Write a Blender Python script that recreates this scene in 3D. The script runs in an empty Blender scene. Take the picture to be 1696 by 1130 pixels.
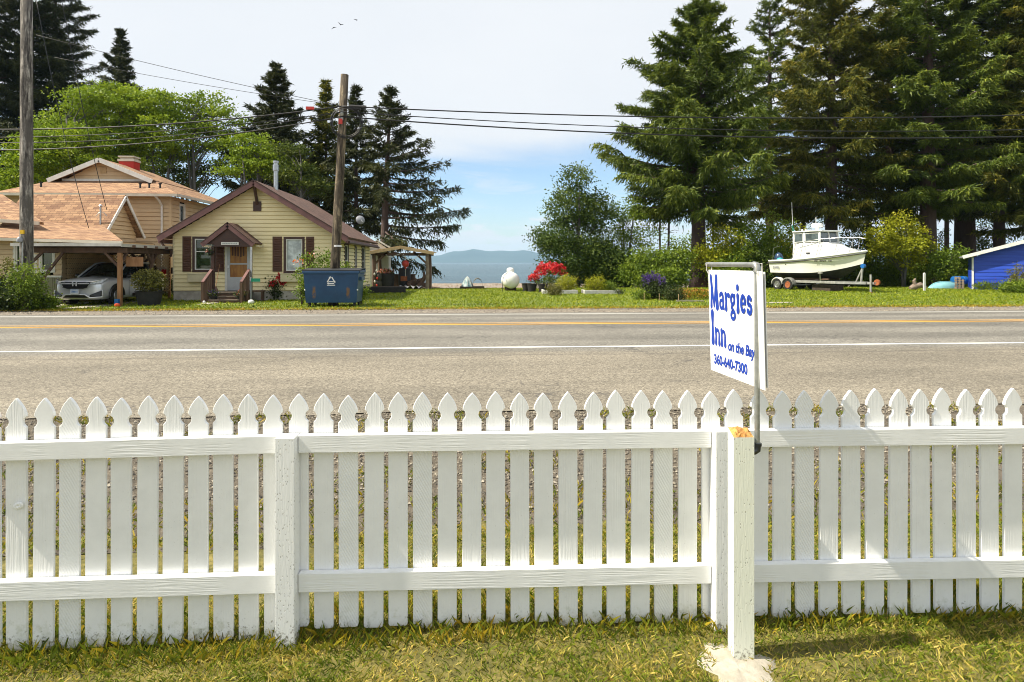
import bpy, bmesh, math, random
import numpy as np
from mathutils import Vector, Matrix, Euler
sc = bpy.context.scene
COL = sc.collection
R = math.radians

# ------------------------------------------------------------------ camera
EYE = 1.65; YAW = R(3.8); FPX = 1060.0; HOR = 435.0          # focal length and horizon in photo pixels (1696 wide)
cam_d = bpy.data.cameras.new('camera'); cam = bpy.data.objects.new('camera', cam_d); COL.objects.link(cam)
cam.location = (0, 0, EYE); cam.rotation_euler = (R(90), 0, -YAW)
cam_d.sensor_width = 36; cam_d.lens = FPX / 1696 * 36
cam_d.shift_y = -(565 - HOR) / 1696
cam_d.clip_start = 0.1; cam_d.clip_end = 60000
sc.camera = cam
# ------------------------------------------------------------------ world
SUN_EL = R(50); SUN_AZ = math.atan2(-0.9972, -0.075)             # horizontal direction towards the sun (x, y)
sx, sy = -0.9972 * math.cos(SUN_EL), -0.075 * math.cos(SUN_EL); sz = math.sin(SUN_EL)
w = bpy.data.worlds.new('World'); sc.world = w; w.use_nodes = True
nt = w.node_tree; nt.nodes.clear()
def wn(t, **k):
    n = nt.nodes.new(t)
    for a, b in k.items(): setattr(n, a, b)
    return n
def wm(op, a, b=None, c=None, clamp=False):
    n = wn('ShaderNodeMath', operation=op, use_clamp=clamp)
    for i, v in enumerate((a, b, c)):
        if v is None: continue
        if isinstance(v, (int, float)): n.inputs[i].default_value = v
        else: nt.links.new(v, n.inputs[i])
    return n.outputs[0]
def wramp(v, a, b):
    n = wn('ShaderNodeMapRange', interpolation_type='SMOOTHSTEP')
    nt.links.new(v, n.inputs['Value']); n.inputs['From Min'].default_value = a; n.inputs['From Max'].default_value = b
    return n.outputs['Result']
sky = wn('ShaderNodeTexSky', sky_type='NISHITA'); sky.sun_disc = False
sky.sun_elevation = SUN_EL; sky.sun_rotation = math.atan2(sx, sy)
sky.air_density = 1.0; sky.dust_density = 0.6; sky.ozone_density = 2.0
tc = wn('ShaderNodeTexCoord'); sp = wn('ShaderNodeSeparateXYZ'); nt.links.new(tc.outputs['Generated'], sp.inputs[0])
X_, Y_, Z_ = sp.outputs
den = wm('ADD', wm('MAXIMUM', Z_, 0.0), 0.09)
cb = wn('ShaderNodeCombineXYZ'); nt.links.new(wm('DIVIDE', X_, den), cb.inputs[0]); nt.links.new(wm('DIVIDE', Y_, den), cb.inputs[1])
def wnoise(vec, scale, detail=6, rough=.55, dist=0):
    n = wn('ShaderNodeTexNoise'); n.inputs['Scale'].default_value = scale; n.inputs['Detail'].default_value = detail
    n.inputs['Roughness'].default_value = rough; n.inputs['Distortion'].default_value = dist
    nt.links.new(vec, n.inputs['Vector']); return n.outputs['Fac']
n1 = wnoise(cb.outputs[0], .55, 7, .55, .4)
n3 = wnoise(cb.outputs[0], 1.7, 6, .6, .6)
high = wramp(wm('ADD', Z_, wm('MULTIPLY', wm('SUBTRACT', n1, .5), .22)), .125, .20)
streak = wm('MULTIPLY', wramp(n3, .50, .70), .40)
cb2 = wn('ShaderNodeCombineXYZ')
nt.links.new(wm('MULTIPLY', X_, 9), cb2.inputs[0]); nt.links.new(wm('MULTIPLY', Y_, 9), cb2.inputs[1]); nt.links.new(wm('MULTIPLY', Z_, 34), cb2.inputs[2])
n2 = wnoise(cb2.outputs[0], 1.3, 8, .6, .2)
low = wramp(wm('SUBTRACT', wm('ADD', n2, .14), wm('MULTIPLY', wm('ABSOLUTE', wm('SUBTRACT', Z_, .028)), 5.0)), .46, .60)
cov = wm('MAXIMUM', wm('MAXIMUM', high, streak), low)
cmix = wn('ShaderNodeMix', data_type='RGBA'); nt.links.new(n1, cmix.inputs['Factor'])
cmix.inputs['A'].default_value = (4.25, 4.5, 4.8, 1); cmix.inputs['B'].default_value = (5.4, 5.45, 5.5, 1)
skyb = wn('ShaderNodeMix', data_type='RGBA', blend_type='MULTIPLY'); skyb.inputs['Factor'].default_value = 1
nt.links.new(sky.outputs[0], skyb.inputs['A']); skyb.inputs['B'].default_value = (.86, .90, .95, 1)
mx = wn('ShaderNodeMix', data_type='RGBA'); nt.links.new(wm('MULTIPLY', cov, .96), mx.inputs['Factor'])
nt.links.new(skyb.outputs['Result'], mx.inputs['A']); nt.links.new(cmix.outputs['Result'], mx.inputs['B'])
bg = wn('ShaderNodeBackground'); bg.inputs['Strength'].default_value = 0.113
nt.links.new(mx.outputs['Result'], bg.inputs['Color'])
wo = wn('ShaderNodeOutputWorld'); nt.links.new(bg.outputs[0], wo.inputs['Surface'])
# ------------------------------------------------------------------ sun
sd = bpy.data.lights.new('sun', 'SUN'); sun = bpy.data.objects.new('sun', sd); COL.objects.link(sun)
sd.energy = 5.0; sd.angle = R(0.6); sd.color = (1.0, 0.92, 0.77)
sun.rotation_euler = Vector((sx, sy, sz)).to_track_quat('Z', 'Y').to_euler(); sun.location = (-30, -10, 40)
# ------------------------------------------------------------------ view
sc.view_settings.view_transform = 'Standard'; sc.view_settings.look = 'None'
sc.view_settings.exposure = 0.75; sc.view_settings.gamma = 1; sc.view_settings.use_curve_mapping = False
sc.render.engine = 'CYCLES'
sc.cycles.use_denoising = True; sc.cycles.filter_width = 1.0
sc.cycles.max_bounces = 7; sc.cycles.diffuse_bounces = 3; sc.cycles.glossy_bounces = 3; sc.cycles.transmission_bounces = 4
sc.cycles.volume_bounces = 0; sc.cycles.transparent_max_bounces = 8
sc.cycles.caustics_reflective = False; sc.cycles.caustics_refractive = False

# ------------------------------------------------------------------ survey helpers: photo pixel -> place in the world
CA, SA = math.cos(YAW), math.sin(YAW)
def at_t(px, py, t):
    u = (px - 848) / FPX
    return Vector((t * (u * CA + SA), t * (CA - u * SA), EYE - (py - HOR) / FPX * t))
def at_Y(px, py, Y):
    u = (px - 848) / FPX
    return at_t(px, py, Y / (CA - u * SA))
def t_of(px, Y): return Y / (CA - (px - 848) / FPX * SA)
PROFILE = [(-300, -.12), (4.15, -.12), (4.9, -.085), (6.2, -.03), (12.3, 0), (16.1, .10), (19.85, .03), (21.2, 0.0), (23.2, -.01), (25, 0), (40.5, 0), (44, -.25), (60, -.75), (101, -1.62), (180, -3.5), (30000, -4)]
def zg(y):
    for (y0, z0), (y1, z1) in zip(PROFILE, PROFILE[1:]):
        if y <= y1: return z0 + (z1 - z0) * (y - y0) / (y1 - y0)
    return -4
def dip(x, y):                                             # the front lawn falls away a little to the left
    return -.05*min(1, max(0, (-x-.1)/1.3)) if y < 4.1 else 0
def ground(px, t):
    p = at_t(px, HOR, t); return Vector((p.x, p.y, zg(p.y)))

# ------------------------------------------------------------------ mesh builder
class MB:
    def __init__(s): s.v = []; s.f = []
    def add(s, vs, fs):
        o = len(s.v); s.v += [tuple(p) for p in vs]; s.f += [tuple(i + o for i in f) for f in fs]; return s
    def box(s, x0, x1, y0, y1, z0, z1):
        return s.add([(x0,y0,z0),(x1,y0,z0),(x1,y1,z0),(x0,y1,z0),(x0,y0,z1),(x1,y0,z1),(x1,y1,z1),(x0,y1,z1)],
                     [(0,3,2,1),(4,5,6,7),(0,1,5,4),(1,2,6,5),(2,3,7,6),(3,0,4,7)])
    def beam(s, a, b, w, h, up=(0, 0, 1)):
        a = Vector(a); b = Vector(b); d = (b - a).normalized(); up = Vector(up)
        if abs(d.dot(up)) > .98: up = Vector((0, 1, 0))
        x = d.cross(up).normalized(); z = x.cross(d).normalized()
        P = []
        for q in (a, b):
            for i, j in ((-1,-1),(1,-1),(1,1),(-1,1)): P.append(q + x*(i*w/2) + z*(j*h/2))
        return s.add(P, [(0,1,2,3),(7,6,5,4),(0,4,5,1),(1,5,6,2),(2,6,7,3),(3,7,4,0)])
    def tube(s, pts, rad, n=8, cap=True):
        pts = [Vector(p) for p in pts]
        if isinstance(rad, (int, float)): rad = [rad] * len(pts)
        V = []; F = []; prev = None
        for i, p in enumerate(pts):
            d = (pts[min(i+1, len(pts)-1)] - pts[max(i-1, 0)]).normalized()
            if prev is None:
                up = Vector((0,0,1)) if abs(d.z) < .9 else Vector((1,0,0))
                x = d.cross(up).normalized()
            else:
                x = (prev - d * prev.dot(d)).normalized()
            prev = x; y = d.cross(x)
            for k in range(n):
                a = 2*math.pi*k/n; V.append(p + (x*math.cos(a) + y*math.sin(a))*rad[i])
        for i in range(len(pts)-1):
            for k in range(n):
                k2 = (k+1) % n; F.append((i*n+k, i*n+k2, (i+1)*n+k2, (i+1)*n+k))
        if cap: F.append(tuple(range(n-1, -1, -1))); F.append(tuple((len(pts)-1)*n+k for k in range(n)))
        return s.add(V, F)
    def lathe(s, prof, n=16, c=(0,0,0), axis='Z'):
        V = []; F = []
        for r, z in prof:
            for k in range(n):
                a = 2*math.pi*k/n; x, y = r*math.cos(a), r*math.sin(a)
                p = (x, y, z) if axis == 'Z' else ((x, z, y) if axis == 'Y' else (z, x, y))
                V.append((p[0]+c[0], p[1]+c[1], p[2]+c[2]))
        for i in range(len(prof)-1):
            for k in range(n):
                k2 = (k+1) % n; q = (i*n+k, i*n+k2, (i+1)*n+k2, (i+1)*n+k)
                F.append(q if axis != 'Y' else q[::-1])
        F.append(tuple(range(n-1,-1,-1))); F.append(tuple((len(prof)-1)*n+k for k in range(n)))
        return s.add(V, F)
    def ball(s, c, r, nu=12, nv=8):
        if isinstance(r, (int, float)): r = (r, r, r)
        V = [(c[0], c[1], c[2]-r[2])]; F = []
        for j in range(1, nv):
            b = -math.pi/2 + math.pi*j/nv
            for k in range(nu):
                a = 2*math.pi*k/nu; V.append((c[0]+r[0]*math.cos(b)*math.cos(a), c[1]+r[1]*math.cos(b)*math.sin(a), c[2]+r[2]*math.sin(b)))
        V.append((c[0], c[1], c[2]+r[2])); L = len(V)-1
        for k in range(nu):
            k2 = (k+1) % nu; F.append((0, 1+k2, 1+k)); F.append((L, 1+(nv-2)*nu+k, 1+(nv-2)*nu+k2))
        for j in range(nv-2):
            for k in range(nu):
                k2 = (k+1) % nu; F.append((1+j*nu+k, 1+j*nu+k2, 1+(j+1)*nu+k2, 1+(j+1)*nu+k))
        return s.add(V, F)
    def prism(s, poly, d0, d1, axis='Y'):
        n = len(poly)
        def P(a, b, d): return (a, d, b) if axis == 'Y' else ((d, a, b) if axis == 'X' else (a, b, d))
        V = [P(a, b, d0) for a, b in poly] + [P(a, b, d1) for a, b in poly]
        F = [tuple(range(n)), tuple(range(2*n-1, n-1, -1))] + [(i, n+i, n+(i+1)%n, (i+1)%n) for i in range(n)]
        return s.add(V, F)
    def quad(s, *p): return s.add(p, [tuple(range(len(p)))])
    def grid(s, rows):
        n = len(rows[0]); V = [p for r in rows for p in r]
        return s.add(V, [(i*n+j, i*n+j+1, (i+1)*n+j+1, (i+1)*n+j) for i in range(len(rows)-1) for j in range(n-1)])
    def mesh(s, name, mat, smooth=False, bevel=0, segs=1):
        me = bpy.data.meshes.new(name); me.from_pydata(s.v, [], s.f)
        bm = bmesh.new(); bm.from_mesh(me)
        bmesh.ops.recalc_face_normals(bm, faces=bm.faces)
        if bevel:
            es = [e for e in bm.edges if len(e.link_faces) == 2 and e.calc_face_angle(0) > .5]
            bmesh.ops.bevel(bm, geom=es, offset=bevel, segments=segs, affect='EDGES', clamp_overlap=True)
        bm.to_mesh(me); bm.free()
        if smooth:
            me.shade_smooth()
            if smooth != 'all': me.set_sharp_from_angle(angle=R(40))
        if mat: me.materials.append(MATS[mat] if isinstance(mat, str) else mat)
        return me
    def build(s, name, mat, parent=None, smooth=False, bevel=0, segs=1, loc=None, rot=None):
        return link(name, s.mesh(name, mat, smooth, bevel, segs), parent, loc, rot)
MATS = {}
def link(name, me, parent=None, loc=None, rot=None):
    o = bpy.data.objects.new(name, me); COL.objects.link(o)
    if parent: o.parent = parent
    if loc is not None: o.location = loc
    if rot is not None: o.rotation_euler = rot
    return o
def tag(o, label=None, cat=None, group=None, kind=None):
    if label: o['label'] = label
    if cat: o['category'] = cat
    if group: o['group'] = group
    if kind: o['kind'] = kind
    return o
def thing(name, label, cat, loc=(0,0,0), rz=0, group=None):
    o = bpy.data.objects.new(name, None); COL.objects.link(o); o.empty_display_size = .2
    o.location = loc; o.rotation_euler = (0, 0, rz)
    return tag(o, label, cat, group)
def copy_tree(o, parent=None):
    c = o.copy(); COL.objects.link(c); c.parent = parent
    for ch in list(o.children): copy_tree(ch, c)
    return c
def text(name, body, size, mat, parent, loc, rot, bold=0.0, align='CENTER', xs=1.0, shear=0):
    cu = bpy.data.curves.new(name, 'FONT'); cu.body = body; cu.size = size; cu.align_x = align; cu.align_y = 'CENTER'
    cu.extrude = .0008; cu.offset = bold; cu.shear = shear; cu.materials.append(MATS[mat]); cu.resolution_u = 3
    o = bpy.data.objects.new(name, cu); COL.objects.link(o)
    me = bpy.data.meshes.new_from_object(o.evaluated_get(bpy.context.evaluated_depsgraph_get()))
    bpy.data.objects.remove(o); me.name = name
    o = bpy.data.objects.new(name, me); COL.objects.link(o); o.parent = parent; o.location = loc; o.rotation_euler = rot; o.scale = (xs, 1, 1)
    return o
def marks(name, groups, h, wd, mat, parent, loc, rot, seed=1):
    # lettering too small to read in the photograph: rows of short upright strokes, grouped as the words are
    rg = random.Random(seed); n = sum(groups) + len(groups) - 1; mb = MB(); i = 0
    for g in groups:
        for _ in range(g):
            x = (i + .5 - n/2)*wd; mb.box(x-wd*.36, x-wd*.12, -h/2, h/2*rg.uniform(.7, 1), 0, .004); mb.box(x+wd*.08, x+wd*.32, -h/2*rg.uniform(.4, 1), h/2*rg.uniform(.3, 1), 0, .004)
            mb.box(x-wd*.12, x+wd*.08, rg.uniform(-.3, .3)*h, rg.uniform(-.3, .3)*h + h*.2, 0, .0035); i += 1
        i += 1
    return mb.build(name, mat, parent, loc=loc, rot=rot)
# numpy foliage mesh: diamonds along given directions
def leaf_mesh(name, mats, C, D, L, W, seed, fold=.25, rnd=None, side=None, tri=False):
    rng = np.random.default_rng(seed); N = len(C)
    D = D / (np.linalg.norm(D, axis=1, keepdims=True) + 1e-9)
    if side is None: side = rng.normal(size=(N, 3))
    S = np.cross(D, side); S /= (np.linalg.norm(S, axis=1, keepdims=True) + 1e-9)
    Nn = np.cross(D, S)
    L = np.broadcast_to(np.asarray(L, float), (N,))[:, None]; W = np.broadcast_to(np.asarray(W, float), (N,))[:, None]
    if tri:
        V = np.empty((N, 3, 3)); V[:, 0] = C - S*W*.5; V[:, 1] = C + S*W*.5; V[:, 2] = C + D*L
        return quad_mesh(name, mats, V.reshape(-1, 3), N, rng.random(N) if rnd is None else rnd, 3)
    V = np.empty((N, 4, 3))
    V[:, 0] = C; V[:, 1] = C + D*L*.45 + S*W*.5 + Nn*W*fold; V[:, 2] = C + D*L; V[:, 3] = C + D*L*.5 - S*W*.5 + Nn*W*fold
    return quad_mesh(name, mats, V.reshape(-1, 3), N, rng.random(N) if rnd is None else rnd)
def quad_mesh(name, mats, V, N, rnd, k=4):
    me = bpy.data.meshes.new(name)
    me.vertices.add(len(V)); me.vertices.foreach_set('co', V.astype(np.float32).ravel())
    me.loops.add(N*k); me.loops.foreach_set('vertex_index', np.arange(N*k, dtype=np.int32))
    me.polygons.add(N); me.polygons.foreach_set('loop_start', np.arange(0, N*k, k, dtype=np.int32))
    try: me.polygons.foreach_set('loop_total', np.full(N, k, dtype=np.int32))
    except Exception: pass
    at = me.attributes.new('rnd', 'FLOAT', 'FACE'); at.data.foreach_set('value', np.asarray(rnd, np.float32))
    me.update(calc_edges=True)
    for m in (mats if isinstance(mats, (list, tuple)) else [mats]): me.materials.append(MATS[m])
    return me
# ------------------------------------------------------------------ materials
class NT:
    def __init__(s, name):
        m = bpy.data.materials.new(name); m.use_nodes = True; s.m = m; s.t = m.node_tree
        s.b = s.t.nodes['Principled BSDF']; s.out = s.t.nodes['Material Output']
    def n(s, t, **k):
        nd = s.t.nodes.new(t)
        for a, b in k.items(): setattr(nd, a, b)
        return nd
    def l(s, a, b): s.t.links.new(a, b)
    def vec(s, stretch=(1,1,1), world=False, rnd=True):
        if world:
            g = s.n('ShaderNodeNewGeometry'); v = g.outputs['Position']
        else:
            v = s.n('ShaderNodeTexCoord').outputs['Object']
        m = s.n('ShaderNodeVectorMath', operation='MULTIPLY'); s.l(v, m.inputs[0]); m.inputs[1].default_value = stretch
        v = m.outputs[0]
        if rnd and not world:
            oi = s.n('ShaderNodeObjectInfo'); k = s.n('ShaderNodeMath', operation='MULTIPLY'); s.l(oi.outputs['Random'], k.inputs[0]); k.inputs[1].default_value = 57.0
            a = s.n('ShaderNodeVectorMath', operation='ADD'); s.l(v, a.inputs[0]); s.l(k.outputs[0], a.inputs[1]); v = a.outputs[0]
        return v
    def noise(s, v, scale, detail=5, rough=.6, dist=0):
        n = s.n('ShaderNodeTexNoise'); s.l(v, n.inputs['Vector']); n.inputs['Scale'].default_value = scale
        n.inputs['Detail'].default_value = detail; n.inputs['Roughness'].default_value = rough; n.inputs['Distortion'].default_value = dist
        return n.outputs['Fac']
    def ramp(s, f, stops, interp='LINEAR'):
        r = s.n('ShaderNodeValToRGB'); r.color_ramp.interpolation = interp; s.l(f, r.inputs[0]); e = r.color_ramp.elements
        while len(e) < len(stops): e.new(.5)
        for el, (p, c) in zip(e, stops):
            el.position = p; el.color = (*c, 1) if len(c) == 3 else c
        return r.outputs[0]
    def mapr(s, f, a, b, c=0, d=1):
        n = s.n('ShaderNodeMapRange', interpolation_type='SMOOTHSTEP'); s.l(f, n.inputs['Value'])
        for k, v in zip(('From Min', 'From Max', 'To Min', 'To Max'), (a, b, c, d)): n.inputs[k].default_value = v
        return n.outputs['Result']
    def math(s, op, a, b=0.0):
        n = s.n('ShaderNodeMath', operation=op)
        for i, v in enumerate((a, b)):
            if isinstance(v, (int, float)): n.inputs[i].default_value = v
            else: s.l(v, n.inputs[i])
        return n.outputs[0]
    def mix(s, f, a, b, mode='MIX'):
        n = s.n('ShaderNodeMix', data_type='RGBA', blend_type=mode)
        for k, v in (('Factor', f), ('A', a), ('B', b)):
            if isinstance(v, (int, float)): n.inputs[k].default_value = v
            elif isinstance(v, (tuple, list)): n.inputs[k].default_value = (*v, 1)
            else: s.l(v, n.inputs[k])
        return n.outputs['Result']
    def bump(s, h, strength=.3, dist=.01, prev=None):
        n = s.n('ShaderNodeBump'); n.inputs['Strength'].default_value = strength; n.inputs['Distance'].default_value = dist; s.l(h, n.inputs['Height'])
        if prev is not None: s.l(prev, n.inputs['Normal'])
        return n.outputs[0]
    def done(s, col=None, rough=None, normal=None):
        if col is not None:
            if isinstance(col, (tuple, list)): s.b.inputs['Base Color'].default_value = (*col, 1)
            else: s.l(col, s.b.inputs['Base Color'])
        if rough is not None:
            if isinstance(rough, (int, float)): s.b.inputs['Roughness'].default_value = rough
            else: s.l(rough, s.b.inputs['Roughness'])
        if normal is not None: s.l(normal, s.b.inputs['Normal'])
        MATS[s.m.name] = s.m; return s.m
def M(name, c1, c2=None, scale=6, rough=.6, metal=0, bump=0, bscale=None, stretch=(1,1,1), bdist=.005, coat=0, spec=None):
    k = NT(name); v = k.vec(stretch)
    c2 = c2 or tuple(x*.86 for x in c1)
    f = k.mapr(k.noise(v, scale, 6, .62), .3, .7)
    col = k.mix(f, c1, c2)
    nrm = k.bump(k.noise(v, bscale or scale*4, 5, .65), bump, bdist) if bump else None
    k.b.inputs['Metallic'].default_value = metal
    if coat: k.b.inputs['Coat Weight'].default_value = coat
    if spec is not None: k.b.inputs['Specular IOR Level'].default_value = spec
    return k.done(col, rough, nrm)
def leafmat(name, cols, nscale=.35, trans=.28, rough=.55, wr=.55, wn_=.5):
    # cols: dark, mid, light
    k = NT(name); v = k.vec(world=True)
    at = k.n('ShaderNodeAttribute', attribute_name='rnd')
    f = k.math('ADD', k.math('MULTIPLY', at.outputs['Fac'], wr), k.math('MULTIPLY', k.noise(v, nscale, 4), wn_))
    col = k.ramp(f, [(.18, cols[0]), (.5, cols[1]), (.85, cols[2])])
    k.done(col, rough)
    k.b.inputs['Specular IOR Level'].default_value = .25
    tr = k.n('ShaderNodeBsdfTranslucent'); k.l(k.mix(.5, col, (.25,.32,.02), 'MIX') if False else col, tr.inputs['Color'])
    ms = k.n('ShaderNodeMixShader'); ms.inputs[0].default_value = trans
    k.l(k.b.outputs[0], ms.inputs[1]); k.l(tr.outputs[0], ms.inputs[2]); k.l(ms.outputs[0], k.out.inputs['Surface'])
    return k.m

# fence paint: thick white gloss over raised grain, splash dirt near the soil
def fence_paint(name, axis, dirt=True, base=(.87,.875,.865)):
    k = NT(name)
    st = {'Z': (1,1,.045), 'X': (.045,1,1)}[axis]
    v = k.vec(st)
    wv = k.n('ShaderNodeTexWave', wave_type='BANDS', bands_direction='X' if axis == 'Z' else 'Z'); k.l(v, wv.inputs['Vector'])
    wv.inputs['Scale'].default_value = 20; wv.inputs['Distortion'].default_value = 16; wv.inputs['Detail'].default_value = 4; wv.inputs['Detail Scale'].default_value = 1.6
    fine = k.noise(k.vec((1,1,.12) if axis == 'Z' else (.12,1,1)), 260, 4, .6)
    sel = k.mapr(k.noise(k.vec((6,1,1.2)), .8, 3), .42, .70)
    h = k.math('ADD', k.math('MULTIPLY', k.math('MULTIPLY', wv.outputs['Fac'], sel), 1.0), k.math('MULTIPLY', fine, .35))
    rg = k.n('ShaderNodeTexWave', wave_type='RINGS', rings_direction='Y'); k.l(k.vec((1,1,.55)), rg.inputs['Vector']); rg.inputs['Scale'].default_value = 34; rg.inputs['Distortion'].default_value = .8
    oi = k.n('ShaderNodeObjectInfo'); saw = k.math('MULTIPLY', rg.outputs['Fac'], k.mapr(oi.outputs['Random'], .80, .86))
    h = k.math('ADD', h, k.math('MULTIPLY', saw, 1.1 if axis == 'Z' else 0.0))
    nb = k.bump(h, .34, .0024)
    col = k.mix(k.mapr(k.noise(k.vec(), 9, 5), .3, .75), base, tuple(x*.93 for x in base))
    if dirt:
        g = k.n('ShaderNodeNewGeometry'); sp = k.n('ShaderNodeSeparateXYZ'); k.l(g.outputs['Position'], sp.inputs[0])
        low = k.mapr(sp.outputs['Z'], .12, -.13)
        sn = k.noise(k.vec(world=True), 55, 6, .75)
        sm = k.mapr(k.math('ADD', k.math('MULTIPLY', low, .36), sn), .85, .99)
        col = k.mix(k.math('MULTIPLY', sm, .7), col, (.16,.145,.09))
        sn2 = k.noise(k.vec(world=True), 22, 5, .7)
        col = k.mix(k.math('MULTIPLY', k.mapr(k.math('ADD', k.math('MULTIPLY', low, .3), sn2), .70, .98), .45), col, (.40,.42,.28))
        spk = k.mapr(k.noise(k.vec(world=True), 140, 2, .5), .735, .77)
        col = k.mix(k.math('MULTIPLY', spk, .5), col, (.25,.25,.2))
    return k.done(col, .42, nb)
fence_paint('picket_paint', 'Z'); fence_paint('rail_paint', 'X', False)
def post_paint(name, base):
    # incised (pressure treated) post: rows of small slots
    k = NT(name); v = k.vec((1,1,.45))
    vo = k.n('ShaderNodeTexVoronoi', feature='F1'); k.l(v, vo.inputs['Vector']); vo.inputs['Scale'].default_value = 120; vo.inputs['Randomness'].default_value = .7
    slot = k.mapr(vo.outputs['Distance'], .16, .30)
    keep = k.mapr(k.noise(k.vec(), 30, 2), .45, .55)
    dark = k.math('MULTIPLY', k.math('SUBTRACT', 1.0, slot), keep)
    col = k.mix(k.math('MULTIPLY', dark, .55), base, (.22,.21,.17))
    g = k.n('ShaderNodeNewGeometry'); sp = k.n('ShaderNodeSeparateXYZ'); k.l(g.outputs['Position'], sp.inputs[0])
    low = k.mapr(sp.outputs['Z'], .1, -.12)
    sm = k.mapr(k.math('ADD', k.math('MULTIPLY', low, .36), k.noise(k.vec(world=True), 60, 6, .75)), .80, .94)
    col = k.mix(k.math('MULTIPLY', sm, .8), col, (.14,.12,.08))
    return k.done(col, .5, k.bump(k.math('SUBTRACT', k.noise(k.vec((1,1,.1)), 120, 4), k.math('MULTIPLY', dark, 1.5)), .45, .0025))
post_paint('post_paint', (.86,.865,.855)); post_paint('sign_post_paint', (.76,.78,.67))
M('raw_wood', (.62,.33,.09), (.35,.16,.04), 20, .8, bump=.5, bdist=.01)
M('galvanised', (.42,.43,.41), (.30,.31,.29), 30, .42, .75)
M('dark_pipe', (.05,.055,.065), (.09,.095,.10), 30, .35, .8)
M('sign_white', (.86,.86,.85), (.82,.82,.80), 3, .35)
M('sign_blue', (.004,.035,.32), (.006,.05,.38), 12, .4)
M('concrete', (.46,.42,.35), (.33,.30,.24), 14, .9, bump=.6, bdist=.008)
M('concrete_wall', (.52,.48,.42), (.34,.30,.25), 3, .9, bump=.4, bdist=.01)
M('rope', (.7,.68,.6), None, 40, .9)
M('black_rubber', (.012,.012,.013), (.02,.02,.02), 20, .6)
M('cable', (.008,.008,.009), None, 10, .5)
M('red_plastic', (.55,.03,.015), (.5,.04,.02), 6, .4)
M('orange_plastic', (.75,.10,.02), None, 6, .4)
M('yellow_plastic', (.8,.5,.02), None, 6, .4)
M('white_plastic', (.8,.8,.78), None, 6, .35)

def pole_mat(name, c1, c2, c3):
    k = NT(name); v = k.vec((1,1,.12)); f = k.mapr(k.noise(v, 9, 8, .75), .25, .75)
    g = k.noise(k.vec((1,1,.5)), 3.0, 6, .7)
    col = k.mix(k.mapr(g, .42, .62), k.ramp(f, [(.3, c1), (.55, c2), (.75, c3)]), tuple(x*.55 for x in c2))
    return k.done(col, .9, k.bump(f, .8, .03))
pole_mat('weathered_pole', (.035,.03,.027), (.19,.17,.145), (.42,.39,.34))
pole_mat('brown_pole', (.03,.022,.015), (.13,.10,.065), (.30,.24,.15))
def bark(name, c1, c2):
    k = NT(name); v = k.vec((1,1,.35)); f = k.noise(v, 3.2, 8, .7)
    vo = k.n('ShaderNodeTexVoronoi'); k.l(v, vo.inputs['Vector']); vo.inputs['Scale'].default_value = 5
    return k.done(k.mix(f, c1, c2), .95, k.bump(k.math('ADD', f, k.math('MULTIPLY', vo.outputs['Distance'], .8)), .9, .08))
bark('spruce_bark', (.035,.024,.02), (.15,.10,.085)); bark('alder_bark', (.05,.045,.04), (.17,.16,.145)); bark('twig_bark', (.07,.055,.045), (.16,.13,.11))
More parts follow.
